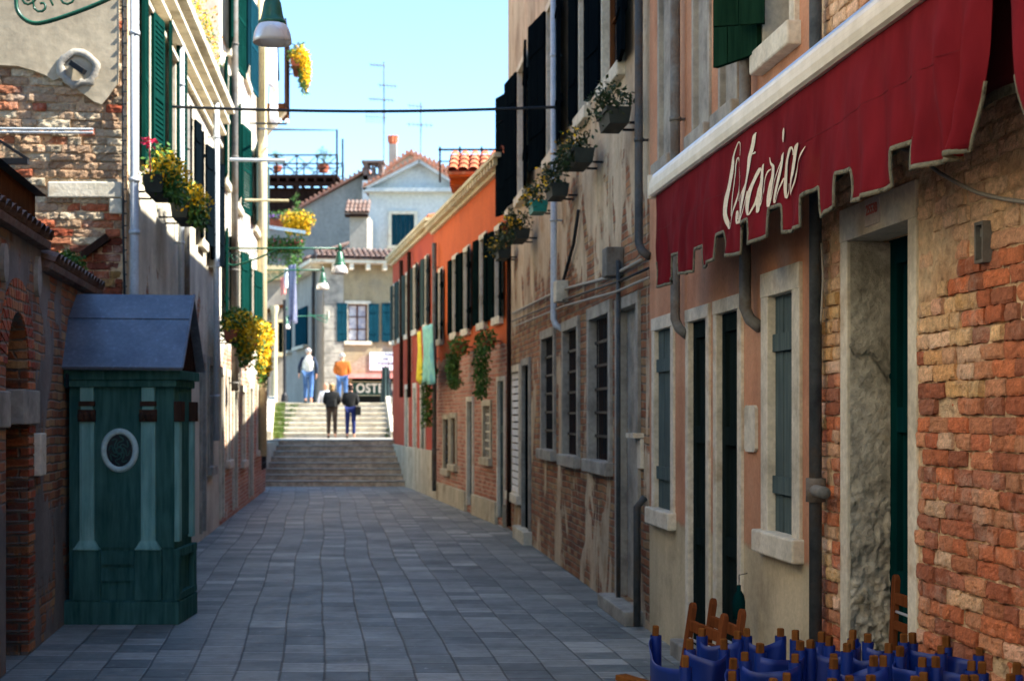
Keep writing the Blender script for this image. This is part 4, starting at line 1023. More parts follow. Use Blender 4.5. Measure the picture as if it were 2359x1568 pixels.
for (u, v, w, lab, kind, pm, b_, hg) in (
    (1416, 296, .62, 'flower box with grey green leaves, nearest to us on the peeling house', 'yellow', 'planter_dk', 0, .1),
    (1336, 385, .75, 'long flower box with a few yellow blooms, second nearest on the peeling house', 'yellow', 'planter_dk', .12, .12),
    (1284, 458, .6, 'flower box behind the pale drainpipe on the peeling house', 'yellow', 'planter_dk', .15, .1),
    (1240, 492, .5, 'flower box with a teal green planter on the peeling house', 'yellow', 'planter_teal', .2, .05),
    (1198, 556, .9, 'large dark flower box with yellow blooms at its left end', 'yellow', 'planter_dk', .25, .12),
    (1158, 598, .7, 'lowest small dark flower box at the far corner of the peeling house', 'yellow', 'planter_dk', .2, .1)):
    flower_box(on(FR, u, v, .2), FR.rz, w*.85, lab, kind, pm, hgt=.135, hang=hg, group=GB, bl=b_, dens=.9, sz=.055)
GL = 'yellow flower boxes on the left facades'
for (u, v, w, lab, h, dn) in ((366, 455, .8, 'yellow flower box beside the tall green shutter on the left house, the higher one', .15, 1.3), (424, 512, .9, 'yellow flower box just below and beyond another one on the left house', .15, 1.3)):
    o = flower_box(on(FL, u, v, .25), FL.rz, w, lab, 'yellow', 'planter_dk', hang=h, group=GL, bl=1.0, dens=dn, leafm='leaf', rad=(.22, .18), sz=.06)
mb = MB(); mb.leaves(on(FL, 345, 328, .3), (.05, .05, .05), 40, .05, rnd); mb.tube([on(FL, 347, 395, .3), on(FL, 345, 332, .3)], .006, 5)
tag(mb.build('geranium', M['pinkfl']), 'single pink geranium bloom standing above the left yellow flower box', 'flower')
for (u, v, w, lab, h) in ((540, 790, 1.3, 'sunlit yellow flower box under green shutters, near half of the trailing pair', .35), (585, 800, 1.9, 'sunlit yellow flower box under green shutters, far half of the trailing pair', .55)):
    flower_box(on(FC, u, v, .3), FC.rz, w, lab, 'yellow', 'terracotta', hang=h, group=GL, bl=.8, dens=1.3, leafm='leaf', rad=(.28, .24), sz=.08)
# hanging plants on the orange house
for (u, v, hgt_, w, lab) in ((994, 866, 1.0, .45, 'hanging green plant farthest along the orange house, bushy with yellow green leaves'), (1062, 812, .6, .62, 'middle hanging green plant on the orange house, trailing to one side'), (1124, 800, .75, .8, 'nearest and darkest hanging plant on the orange house')):
    p = on(FO, u, v, .22); o = E('hanging_plant', lab, 'plant', p, FO.rz, 'hanging plants on the orange house')
    mb = MB(); mb.lathe([(.0, 0), (.1, 0), (.14, .16), (.15, .16)], n=12); mb.build('pot', M['terracotta'], o)
    mb = MB(); mb.leaves((0, -.03, .1), (w*.5, .18, .2), 420, .07, rnd)
    for q in range(5): mb.leaves((rnd.uniform(-.5, .5)*w*.6-(.12 if hgt_ < .7 else 0), -.1, -hgt_*(q+.5)/5), (w*.33*(1-q*.1), .14, hgt_/6), 200, .065, rnd, droop=.8)
    mb.build('foliage', M['leaf'], o)
    mb = MB(); mb.beam((0, 0, .1), (0, .22, .1), .02); mb.build('bracket', M['iron'], o)

# towels drying on the red house
def cloth(name, label, cat, A, B, drop, mat, waves=3, amp=.03, flare=0, parent=None, group=None, th=.006):
    A = Vector(A); B = Vector(B); d = B-A; nn = Vector((-d.y, d.x, 0)).normalized() if abs(d.x)+abs(d.y) > 1e-6 else Vector((1, 0, 0))
    mb = MB()
    def fn(u, v):
        p = A+d*u+Vector((0, 0, -drop*(v)*(1+.04*math.sin(u*9)))); return p+nn*(amp*math.sin(u*waves*6.28+v*1.2)*(.3+v))+d.normalized()*(flare*(u-.5)*v)
    mb.grid(fn, 24, 12); o = mb.build(name, mat, parent, smooth=True, solid=th)
    if parent is None: tag(o, label, cat, group)
    return o
cloth('towel', 'yellow towel hanging from the red house, left of the aqua one', 'towel', on(FD, 962, 765, .42), on(FD, 970, 762, .42), 1.05, M['towel_y'], 1, .05)
cloth('towel', 'pale aqua striped towel hanging from the red house window', 'towel', on(FD, 974, 752, .4), on(FD, 997, 745, .4), 1.15, M['towel_b'], 2, .05)

# ================================================================== GREEN BOOTH
ko = Vector((-3.285, 12.76, 0)); KW, KD = .472, .72     # half width, depth
kz = math.atan(-.06)
kk = E('wooden_booth', 'dark green wooden booth with pale pilasters, oval window and zinc roof, on the left', 'booth', ko, 0)
W = KW
mb = MB()
mb.box(-W+.03, W-.03, .03, KD, .19, 2.14); body = mb.build('body', M['kiosk'], kk)
mb = MB()
for i, (a, b) in enumerate(((-W+.035, -.34), (-.235, .17), (.29, W-.035))):
    mb.box(a, b, .018, .03, .64, 2.06)
for zq in (.36, .5): mb.box(-.22, .15, .012, .03, zq, zq+.11)
mb.build('panel', M['kiosk'], kk)
mb = MB(); mb.box(-W-.02, W+.02, -.03, KD+.01, .0, .19); mb.box(-W-.005, W+.005, -.015, KD, .191, .2); mb.build('plinth', M['kiosk'], kk, bevel=.008)
mb = MB(); mb.box(-W-.04, W+.04, -.05, KD, 2.05, 2.13); mb.box(-W, W, -.03, KD, 1.99, 2.05); mb.build('entablature', M['kiosk'], kk, bevel=.008)
for cx in (-.285, .23):
    mb = MB(); mb.box(cx-.06, cx+.06, -.012, .03, .69, 1.70).box(cx-.055, cx+.055, -.012, .03, 1.87, 1.99).box(cx-.05, cx+.05, -.012, .03, 1.80, 1.83)
    mb.box(cx-.045, cx-.03, -.018, -.012, .74, 1.66).box(cx+.03, cx+.045, -.018, -.012, .74, 1.66)
    pl_ = mb.build('pilaster', M['kiosk_lt'], kk, bevel=.004)
    mb = MB(); mb.box(cx-.07, cx+.07, -.03, .03, 1.70, 1.80); mb.box(cx-.065, cx+.065, -.022, .03, 1.83, 1.87)
    for q in (-.05, 0, .05): mb.lathe([(.0, 1.70), (.02, 1.72), (.024, 1.76), (.0, 1.79)], (cx+q, -.03, 0), 8)
    mb.build('capital', M['kiosk_br'], pl_, bevel=.004)
    mb = MB(); mb.add([(cx-.1, -.03, .64), (cx+.1, -.03, .64), (cx+.1, .03, .64), (cx-.1, .03, .64), (cx-.065, -.012, .7), (cx+.065, -.012, .7), (cx+.065, .03, .7), (cx-.065, .03, .7)], [(3, 2, 1, 0), (4, 5, 6, 7), (0, 1, 5, 4), (1, 2, 6, 5), (2, 3, 7, 6), (3, 0, 4, 7)]); mb.box(cx-.105, cx+.105, -.035, .03, .625, .64); mb.build('base', M['kiosk_lt'], pl_)
    mb = MB(); mb.box(cx-.115, cx+.115, -.02, .03, .2, .624); mb.build('pedestal', M['kiosk'], kk, bevel=.005)
# right side: carved corner pilasters and panels
for yq in (.08, KD-.1):
    mb = MB(); mb.box(W-.03, W+.012, yq-.05, yq+.05, .69, 1.7); p2 = mb.build('pilaster', M['kiosk_lt'], kk, bevel=.004)
    mb = MB(); mb.box(W-.03, W+.035, yq-.07, yq+.07, 1.70, 1.87); mb.build('capital', M['kiosk_br'], p2, bevel=.006)
mb = MB(); mb.box(W-.03, W-.012, .2, KD-.2, .72, 1.95); mb.build('side_panel', M['kiosk'], kk)
mb = MB(); mb.box(W-.03, W+.02, .0, KD-.0, .2, .26).box(W-.03, W+.02, 0, KD, .56, .63).box(W-.03, W+.016, 0, .12, .26, .56).box(W-.03, W+.016, KD-.12, KD, .26, .56); mb.build('side_frame', M['kiosk'], kk, bevel=.004)
# oval window
oc = Vector((-.015, .018, 1.458)); ax, az = .145, .172
mb = MB()
def oval(u, v):
    t = u*2*math.pi; s_ = v*2*math.pi; q = 1+.0
    return oc+Vector(((ax-.012+.026*math.cos(s_))*math.cos(t), -.022*math.sin(s_), (az-.012+.026*math.cos(s_))*math.sin(t)))
M['oval_white'] = surf('oval_paint', [c3(168, 196, 190), c3(196, 216, 210)], 6, .6, .1, 30, .1)
mb.grid(oval, 48, 10); ov = mb.build('oval_frame', M['oval_white'], kk, smooth=True)
mb = MB(); mb.prism([(oc.x+(ax-.01)*math.cos(t*math.pi/16), oc.z+(az-.01)*math.sin(t*math.pi/16)) for t in range(32)], .012, .017); mb.build('pane', M['glass'], ov)
mb = MB()
for q in range(8):
    t0 = q*math.pi/4
    pts = [oc+Vector(((.02+.08*s_)*math.cos(t0+math.sin(s_*6.28)*.5)*.9, -.008, (.02+.1*s_)*math.sin(t0+math.sin(s_*6.28)*.5))) for s_ in [i/8 for i in range(9)]]
    mb.tube(pts, .006, 5)
mb.tube([oc+Vector((.03*math.cos(t), -.008, .03*math.sin(t))) for t in [i*.5236 for i in range(13)]], .007, 5)
mb.build('tracery', M['kiosk'], ov)
# roof
mb = MB(); ez = 2.155; rz_ = 2.80; yr = .36
f1 = [(-W-.08, -.13, ez), (W+.07, -.13, ez-.01), (W+.07, yr, rz_-.01), (-W+.0, yr, rz_)]
bk = [(-W-.08, KD+.1, ez), (W+.07, KD+.1, ez)]
t = Vector((0, 0, -.02))
mb.add(f1+[tuple(Vector(p)+t) for p in f1], [(0, 1, 2, 3), (7, 6, 5, 4), (0, 4, 5, 1), (1, 5, 6, 2), (2, 6, 7, 3), (3, 7, 4, 0)])
b1 = [(-W, yr, rz_), (W+.07, yr, rz_-.01), bk[1], bk[0]]
mb.add(b1+[tuple(Vector(p)+t) for p in b1], [(0, 1, 2, 3), (7, 6, 5, 4), (0, 4, 5, 1), (1, 5, 6, 2), (2, 6, 7, 3), (3, 7, 4, 0)])
# seam and rolled edge
def rf(a, s_): return Vector(f1[0])*(1-a)*(1-s_)+Vector(f1[1])*a*(1-s_)+Vector(f1[2])*a*s_+Vector(f1[3])*(1-a)*s_
mb.tube([rf(0, .66)+Vector((0, -.002, .003)), rf(1, .66)+Vector((0, -.002, .003))], .005, 6)
mb.tube([rf(0, 0), rf(1, 0)], .013, 8); mb.tube([rf(1, 0), rf(1, 1)], .012, 8)
mb.build('roof', M['zinc'], kk)
mb = MB(); mb.prism([(0, 0)], 0, 0) if False else None
mb.add([(W+.0, -.05, 2.131), (W+.0, KD+.05, 2.131), (W+.0, yr, rz_-.06), (W-.05, -.05, 2.131), (W-.05, KD+.05, 2.131), (W-.05, yr, rz_-.06)], [(0, 1, 2), (5, 4, 3), (0, 3, 4, 1), (1, 4, 5, 2), (2, 5, 3, 0)]); mb.build('gable', M['darkwood'], kk)
mb = MB(); mb.add([(-W-.0, -.05, 2.131), (-W-.0, KD+.05, 2.131), (-W, yr, rz_-.06), (-W+.05, -.05, 2.131), (-W+.05, KD+.05, 2.131), (-W+.05, yr, rz_-.06)], [(0, 1, 2), (5, 4, 3), (0, 3, 4, 1), (1, 4, 5, 2), (2, 5, 3, 0)]); mb.build('gable', M['darkwood'], kk)
mb = MB(); mb.beam((-W+.04, -.07, 2.1), (-W+.04, -.07, 1.98), .02, .03); mb.build('hook', M['iron'], kk)

# ================================================================== AWNING
K = 1.291                     # cassette awning, folded in: its bar stands 0.35 m off the wall
ZT = 1.75+1.165*K
def AX(Y): return .76*K+.1044*(8*K-Y)
AN = Vector((-.9946, -.1038, 0))
def sm(a, b, x): t = max(0, min(1, (x-a)/(b-a))); return t*t*(3-2*t)
def adisp(Y, z):
    h = (ZT-z)/(.5*K)
    d = .010*math.sin(Y*7.3+.6)+h*(.016*math.sin(Y*4.1+1)+.010*math.sin(Y*13.5+2*h)+.006*math.sin(Y*29+h*3))+.012*mn.noise(Vector((Y*2.2+z*1.4, 2, z*1.8)))
    near = 1-sm(3.9*K, 5.0*K, Y)
    d += (.35+h)*.035*(abs(mn.noise(Vector((Y*3.2+z*2.2, 9, z*1.1))))-.2)+.006*mn.noise(Vector((Y*16+z*7, 4, z*4)))
    d += near*h*(.035*math.sin(Y*13+.8-h)+.02)+near*.03*math.sin(Y*24+h*1.5)*(.3+h)
    return d*(.12+.88*min(1, h*3.5))
def apt(Y, z, o=0):
    d = adisp(Y, z)+o
    return Vector((AX(Y), Y, z))+AN*d
aw = E('restaurant_awning', 'dark red awning with a cream bar and white script lettering above the stone doorway', 'awning', (AX(8*K)+.3, 8*K, 3.2), 0)
def valance(Y0, Y1, edges, zt, tab, notch, par, slant=None):
    """edges: list of (Ya, Yb) notches; returns bottom profile fn"""
    def bot(Y):
        b = tab
        for a, c in edges:
            if c-.001 <= Y <= a+.001:
                e = min(a-Y, Y-c)
                b = tab+(notch-tab)*sm(0, .022, e)**.6
        return b+.012*math.sin(Y*6)
    ys = []
    Y = Y0
    while Y > Y1: ys.append(Y); Y -= .02
    ys.append(Y1)
    for a, c in edges: ys += [a, a-.005, a-.01, a-.018, a-.024, c, c+.005, c+.01, c+.018, c+.024]
    ys = sorted(set(round(q, 4) for q in ys if Y1 <= q <= Y0), reverse=True)
    return ys, bot
NE = [(p_*K, q_*K) for p_, q_ in [(7.60, 7.42), (7.12, 6.97), (6.73, 6.53), (6.31, 6.07), (5.86, 5.67), (5.42, 5.24), (5.02, 4.83), (4.50, 4.28)]]
def mk_val(name, Y0, Y1, edges, par, near_curl):
    ys, bot = valance(Y0, Y1, edges, ZT, 1.75+.682*K, 1.75+.785*K, par)
    nv = 22; mb = MB(); rowsv = []
    for i, Y in enumerate(ys):
        b = bot(Y)
        for j in range(nv+1):
            z = ZT+(b-ZT)*j/nv; p = apt(Y, z)
            if near_curl:
                # the free near corner swings back and folds under
                k = 1-sm(Y1, Y1+.42, Y); h = (ZT-z)/(.5*K)
                p += Vector((.05*k*k*h-.012*k*h, .21*k*h, .02*k*h*h))
            elif Y0 < 6:
                h = (ZT-z)/(.5*K); k = sm(Y0-.5, Y0, Y); p += Vector((.02*k*h, -.14*k*h, 0))
            mb.v.append(p)
    for i in range(len(ys)-1):
        for j in range(nv):
            a = i*(nv+1)+j; mb.f.append((a, a+1, a+nv+2, a+nv+1)); mb.mi.append(0)
    vs_ = list(mb.v)
    o = mb.build(name, M['awn'], par, world=True, smooth=True, solid=.002)
    # grey binding along the scalloped edge
    bt = MB(); pts = [vs_[i*(nv+1)+nv] for i in range(len(ys))]
    pts = [vs_[0+k] for k in (nv-6, nv-4, nv-2)]+pts
    if near_curl: pts += [vs_[(len(ys)-1)*(nv+1)+k] for k in (nv-1, nv-2, nv-4, nv-6, nv-8)]
    b = 0
    up = Vector((0, 0, 1))
    prev = None
    for i, p in enumerate(pts):
        d = (pts[min(i+1, len(pts)-1)]-pts[max(i-1, 0)])
        if d.length < 1e-7: d = Vector((0, -1, 0))
        d.normalize(); inw = AN.cross(d).normalized()
        if i > 3 and inw.z < -.2 and abs(d.z) < .8: inw = -inw
        w = .0115
        bt.v += [p+AN*.0045-inw*w*.55, p+AN*.006+inw*w*.3, p+AN*.0045+inw*w*1.1, p-AN*.0045+inw*w*1.1, p-AN*.006+inw*w*.3, p-AN*.0045-inw*w*.55]
    for i in range(len(pts)-1):
        for j in range(6):
            j2 = (j+1) % 6; bt.f.append((i*6+j, i*6+j2, (i+1)*6+j2, (i+1)*6+j)); bt.mi.append(0)
    bt.build('binding', M['awn_trim'], o, world=True, smooth=True)
    return o
val = mk_val('valance', 8.0*K, 3.80*K, NE, aw, True)
# hem seam: thin stitched line
mb = MB(); mb.tube([apt(K*(8.0-.04*i), 1.75+.965*K+.004*math.sin(i*.3), .0015) for i in range(101)], .0012, 4); mb.build('seam', M['awn_under'], val, world=True)
# bar
def awb(Y, z, o): return Vector((AX(Y), Y, z))+AN*o
def extr(mb, prof, Ya, Yb):
    k = len(prof); a = [awb(Ya, z, o) for o, z in prof]; b = [awb(Yb, z, o) for o, z in prof]
    mb.add(a+b, [tuple(range(k))[::-1], tuple(range(k, 2*k))]+[(i, (i+1) % k, k+(i+1) % k, k+i) for i in range(k)])
BP = [(.02, ZT-.012), (.035, ZT), (.04, ZT+.04), (.036, ZT+.09), (.026, ZT+.117), (-.13, ZT+.117), (-.13, ZT-.012)]
mb = MB(); extr(mb, BP, 8.06*K, 1.0); bar = mb.build('front_bar', M['bar'], aw, world=True)
mb = MB(); extr(mb, [(.025, ZT+.118), (.012, ZT+.14), (-.13, ZT+.15), (-.13, ZT+.118)], 8.06*K, 1.0); mb.build('cap_strip', M['alu'], bar, world=True)
mb = MB(); extr(mb, [(.042, ZT-.018), (.042, ZT+.142), (-.135, ZT+.154), (-.135, ZT-.018)], 8.075*K, 8.06*K); mb.build('end_cap', M['bar'], bar, world=True)
# sloping cloth to the wall, arms, wall casing
mb = MB()
def slope(u, v):
    Y = 8.0*K-9.2*u; a = awb(Y, ZT+.13, -.1); b = Vector((2.411-.1044*Y-.06, Y, ZT+.27)); return a.lerp(b, v)
mb.grid(slope, 40, 8); mb.build('roof_cloth', M['awn_under'], aw, world=True, smooth=True, solid=.003)
mb = MB(); 
for Ya, Yb in ((7.95*K, 1.0),):
    p = Vector((2.411-.1044*Ya-.07, Ya, ZT+.25)); q = Vector((2.411-.1044*Yb-.07, Yb, ZT+.25)); mb.beam(p, q, .12, .1)
mb.build('wall_casing', M['bar'], aw, world=True)
for Y in (9.6, 6.6, 4.86):
    mb = MB(); p_ = Vector((2.411-.1044*Y-.08, Y, ZT+.02)); e = p_+Vector((-.12, -.5, -.02)); c_ = awb(Y-.1, ZT+.02, -.12); mb.tube([p_, e], .022, 8); mb.tube([e, c_], .018, 8); mb.lathe([(0, -.03), (.03, -.03), (.03, .03), (0, .03)], e, 10); mb.build('folding_arm', M['alu'], aw, world=True)
# back pelmet (seen through the gap) with grey hem
val2 = mk_val('valance', 3.70*K, 1.4, [(3.2*K, 3.0*K), (2.5*K, 2.3*K)], aw, False)
mb = MB()
def flap(u, v):
    Y = 10.2-8.4*u; return Vector((2.411-.1044*Y-.14+.015*math.sin(Y*7)*v, Y, ZT+.1-(.50+.01*math.sin(Y*9))*v))
mb.grid(flap, 90, 6); fl = mb.build('inner_flap', M['awn_under'], aw, world=True, smooth=True, solid=.002)
mb = MB(); mb.grid(lambda u, v: flap(u, .93+.075*v)+Vector((-.004, 0, 0)), 90, 1); mb.build('hem', M['awn_trim'], fl, world=True, solid=.004)
# ---- lettering, drawn as pen strokes
def A_uv(x, y, lift=.0035):
    u = 1641.5+.1763*x; v = 276.4+.1763*y
    Y = K*8*698.0/(u-815.0); z = CZ+(V0-v)*Y/f
    return Y, z
def on_val(Y, z, lift): return apt(Y, z, lift)
ST = [
 [(380,465,8),(385,380,8),(378,310,12),(365,290,14),(345,310,14),(318,370,18),(280,480,26),(265,600,38),(240,740,44),(215,880,46),(195,1000,46),(182,1150,38),(183,1260,30),(195,1370,26),(206,1420,22),(222,1400,12),(250,1260,14),(290,1100,14),(330,910,14),(350,800,12),(360,680,14),(360,580,14),(350,510,18),(340,490,20),(322,520,16),(300,600,14),(290,700,12),(268,880,10),(245,1020,10),(225,1180,8),(218,1262,6)],
 [(325,1060,5),(350,960,10),(380,870,14),(392,820,12),(400,760,8),(403,725,4)],
 [(392,830,12),(383,880,24),(376,960,36),(370,1050,42),(365,1160,40),(350,1260,34),(330,1330,28),(317,1355,22),(308,1300,18),(310,1220,18),(318,1185,18),(325,1215,14),(322,1300,10)],
 [(378,1190,8),(410,1060,10),(450,920,10),(480,830,12)],
 [(598,165,4),(577,200,36),(565,300,36),(550,400,36),(535,480,38),(525,600,36),(510,720,38),(490,830,38),(460,970,38),(445,1080,38),(435,1180,36),(435,1270,28),(445,1300,20),(465,1240,10),(500,1080,10),(530,930,10)],
 [(545,455,30),(565,445,40),(583,415,14)],
 [(640,625,22),(622,680,34),(590,780,38),(560,890,40),(540,1000,42),(530,1100,40),(530,1190,34),(540,1245,22),(560,1210,12),(590,1100,12),(605,1000,12)],
 [(640,625,20),(652,680,14),(640,760,12)],
 [(690,575,4),(674,620,30),(662,700,40),(650,800,42),(630,900,42),(620,1000,44),(612,1100,36),(613,1180,26),(610,1212,12)],
 [(620,1150,8),(655,1010,10),(690,930,14),(700,800,10),(730,680,12),(760,640,18)],
 [(750,490,4),(756,560,12),(775,590,40),(788,620,42),(785,720,42),(765,830,44),(750,950,44),(740,1060,40),(741,1135,22),(756,1080,10),(790,900,10),(830,760,10),(870,640,10),(905,540,10)],
 [(955,425,4),(932,460,44),(918,560,40),(895,680,42),(870,800,42),(845,900,42),(822,1000,42),(812,1060,34),(820,1085,18),(850,1030,12),(890,900,12),(935,760,12)],
 [(970,105,8),(965,140,34),(962,190,42),(955,240,40),(950,292,12)],
 [(1080,350,24),(1058,400,36),(1020,520,44),(985,640,46),(960,760,46),(945,870,42),(940,960,30),(945,1020,16),(970,950,10),(1010,830,10)],
 [(1080,350,18),(1095,400,14),(1090,460,10)],
 [(1160,300,4),(1140,340,44),(1120,440,46),(1100,560,46),(1075,700,46),(1045,820,46),(1025,920,40),(1022,985,22),(1050,940,12),(1090,820,12),(1130,650,14),(1180,500,12),(1210,410,14),(1240,345,5)]]
mb = MB()
for si, st in enumerate(ST):
    pts = []
    for i in range(len(st)-1):
        p0 = st[max(i-1, 0)]; p1 = st[i]; p2 = st[i+1]; p3 = st[min(i+2, len(st)-1)]
        for k_ in range(5):
            t = k_/5.0
            pts.append(tuple(.5*((2*p1[q])+(-p0[q]+p2[q])*t+(2*p0[q]-5*p1[q]+4*p2[q]-p3[q])*t*t+(-p0[q]+3*p1[q]-3*p2[q]+p3[q])*t**3) for q in range(3)))
    pts.append(st[-1]); b = len(mb.v); lf = .006+.0003*si
    for i, (x_, y_, w_) in enumerate(pts):
        a_, c_ = pts[max(i-1, 0)], pts[min(i+1, len(pts)-1)]
        d = Vector((c_[0]-a_[0], c_[1]-a_[1])); d = d.normalized() if d.length > 1e-6 else Vector((0, 1))
        nrm = Vector((-d.y, d.x)); w_ = max(w_*.95, 7)*.5
        # broad-nib pen: the wide direction stays near horizontal
        hx = Vector((1, -.35)).normalized(); wv = (hx if w_ > 8 else nrm)
        if wv.dot(nrm) < 0: wv = -wv
        for s_ in (-1, 1):
            Yq, zq = A_uv(x_+wv.x*w_*s_, y_+wv.y*w_*s_); mb.v.append(on_val(Yq, zq, lf))
    for i in range(len(pts)-1):
        a = b+2*i; mb.f.append((a, a+1, a+3, a+2)); mb.mi.append(0)
mb.build('lettering', M['awn_letter'], val, world=True, smooth=True)

# ================================================================== CHAIRS
PR = [((250,360),(420,530)),((445,435),(640,435)),((515,375),(720,390)),((770,375),(965,375)),((848,460),(1078,445)),((760,510),(1048,520)),((695,545),(925,660)),
      ((1050,385),(1200,395)),((1135,440),(1345,460)),((1245,420),(1380,385)),((1270,545),(1500,530)),((1270,520),(1553,530)),((1370,440),(1585,460)),((1465,405),(1672,405)),
      ((1650,475),(1855,535)),((1720,400),(1915,420)),((1778,540),(2060,560)),((1885,475),(2105,485)),((688,620),(1000,630)),((1260,660),(1482,640)),((1360,645),(1735,648)),
      ((1785,625),(2020,640)),((2075,640),(2285,635)),((2120,565),(2320,570))]
CL = {0: 'blue canvas folding chair at the street end of the stack, its back turned edgewise', 22: 'blue canvas folding chair at the front right corner of the stack', 23: 'blue canvas folding chair farthest to the right beside the brick wall',
      18: 'blue canvas folding chair at the front left of the stack', 6: 'blue canvas folding chair with one post lower in front, left part of the stack', 1: 'blue canvas folding chair whose back sags in a V beside the leftmost one',
      2: 'blue canvas folding chair in front of the two slatted wooden chairs', 3: 'blue canvas folding chair in the back row below the narrow green doors', 15: 'blue canvas folding chair in the back row at the foot of the doorway jamb',
      17: 'blue canvas folding chair by the brick wall, right of the doorway', 13: 'blue canvas folding chair in the back row, just in front of the rough stone jamb'}
def cpt(q, zt=.87):
    u = 1411+.4018*q[0]; v = 1296+.4018*(q[1]-8); Y = f*(CZ-zt)/(v-V0); return Vector(((u-U0)*Y/f, Y, zt))
crnd = random.Random(21)
GC = 'blue canvas folding chairs stacked beside the wall'
for ci, (qa, qb) in enumerate(PR):
    a, b = cpt(qa), cpt(qb); mid = (a+b)/2; d = (b-a); wdt = math.hypot(d.x, d.y); rz = math.atan2(d.y, d.x)
    lab = CL.get(ci, 'blue canvas folding chair packed among others in the middle of the stack by the wall')
    o = E('folding_chair', lab, 'chair', (mid.x, mid.y, 0), rz, GC)
    h = wdt/2; lean = crnd.uniform(-.03, .03)
    for s_ in (-1, 1):
        mb = MB(); mb.beam((s_*h, lean, .43), (s_*h, 0, .866), .028, .025, up=(0, 1, 0)); mb.build('back_post', M['chairwood'], o, bevel=.005)
    mb = MB(); sag = crnd.uniform(.03, .09)*(1 if crnd.random() < .75 else -1); ph = crnd.uniform(0, 6)
    zt_ = .827+crnd.uniform(-.008, .008)
    def can(u, v):
        t = u*2-1; e = 1-abs(t)**2.2
        return Vector((t*(h+.022), -sag*e*(1-.15*v)+.008*math.sin(t*5+ph+v*2), zt_-.17*v-e*.03*(1-v)+.006*math.sin(t*3+ph)))
    mb.grid(can, 26, 6)
    cv = mb.build('back_canvas', M['canvas'], o, smooth=True, solid=.003)
    for s_ in (-1, 1):
        mb = MB(); mb.grid(lambda u, v, s_=s_: Vector((s_*h+.024*math.cos(u*6.283)*1.0, .024*math.sin(u*6.283), zt_+.002-.17*v)), 14, 2)
        mb.build('sleeve', M['canvas'], cv, smooth=True)
    mb = MB(); mb.grid(lambda u, v: Vector(((u*2-1)*h, -.03-.3*v, .45-.16*(1-(u*2-1)**2))), 14, 6); mb.build('seat_canvas', M['canvas'], o, smooth=True, solid=.003)
    for s_ in (-1, 1):
        mb = MB(); mb.box(s_*h-.024, s_*h+.024, -.34, .03, .60, .622); mb.build('armrest', M['chairwood'], o, bevel=.005)
        mb = MB(); mb.beam((s_*h, -.32, .6), (s_*h, -.33, .43), .03, .022); mb.beam((s_*h, .02, .43), (s_*h, -.36, .43), .03, .03); mb.build('seat_rail', M['chairwood'], o)
    for s_ in (-1, 1):
        mb = MB()
        for yq in (-.02, -.33): mb.beam((s_*h, yq, .42), (-s_*h*.9, yq-.012*s_, .03), .03, .02)
        mb.box(-s_*h*.9-.018, -s_*h*.9+.018, -.38, .04, 0, .03); mb.build('leg', M['chairwood'], o)

a0_ = [o_ for o_ in bpy.data.objects if o_.name == 'folding_chair'][0]
mb = MB(); mb.beam(P(1430, 1558, 5.45), P(1502, 1580, 5.3), .05, .022); mb.build('armrest', M['chairwood'], a0_, world=True, bevel=.004)
def slat_chair(name, label, pos, rz, tilt, H=.95, W_=.40, group=None):
    o = E(name, label, 'chair', pos, rz, group)
    ct, st_ = math.cos(tilt), math.sin(tilt)
    def L(x, y, z): return (x, y*ct+z*st_, z*ct-y*st_)
    for s_ in (-1, 1):
        mb = MB(); x = s_*W_/2; pr = [(x-.025, 0), (x+.025, 0), (x+.025, H-.02)]+[(x+.025*math.cos(t*math.pi/6), H-.02+.025*math.sin(t*math.pi/6)) for t in range(7)]
        mb.prism(pr, -.012, .012)
        mb.v = [Vector(L(*v)) for v in mb.v]; mb.build('side_rail', M['slatwood'], o, bevel=.004)
        mb = MB(); mb.beam(L(s_*(W_/2-.045), .03, H*.62), L(s_*(W_/2-.045), .07, .0), .022, .045); mb.build('leg', M['slatwood'], o)
    mb = MB(); mb.beam(L(-W_/2, 0, H-.10), L(W_/2, 0, H-.10), .05, .02, up=(0, 1, 0)); mb.beam(L(-W_/2, 0, H-.22), L(W_/2, 0, H-.22), .04, .02, up=(0, 1, 0)); mb.build('back_rail', M['slatwood'], o, bevel=.003)
    mb = MB()
    for k_ in range(6): x = -W_/2+.06+k_*(W_-.12)/5; mb.beam(L(x, .045, .08), L(x, .045, .58), .035, .012, up=(0, 1, 0))
    for zq in (.12, .5): mb.beam(L(-W_/2+.03, .06, zq), L(W_/2-.03, .06, zq), .03, .016, up=(0, 1, 0))
    mb.build('seat_slats', M['slatwood'], o)
    mb = MB(); mb.tube([L(-W_/2, .02, .33), L(W_/2, .02, .33)], .008, 8); mb.tube([L(-W_/2, .0, H-.16), L(W_/2, .0, H-.16)], .007, 8); mb.build('rod', M['alu'], o)
    return o
slat_chair('slatted_chair', 'brown slatted wooden folding chair leaning behind the blue stack, the front one', (.74, 6.75, 0), R(-77), R(9), H=.90, group='slatted wooden chairs leaning together')
slat_chair('slatted_chair', 'brown slatted wooden folding chair leaning behind the blue stack, the back one nearer the wall', (.86, 6.9, 0), R(-79), R(8), H=.90, group='slatted wooden chairs leaning together')
slat_chair('slatted_chair', 'brown wooden folding chair standing inside the stone doorway', (1.70, 6.74, .1), R(-84), R(3), H=.93, W_=.24)
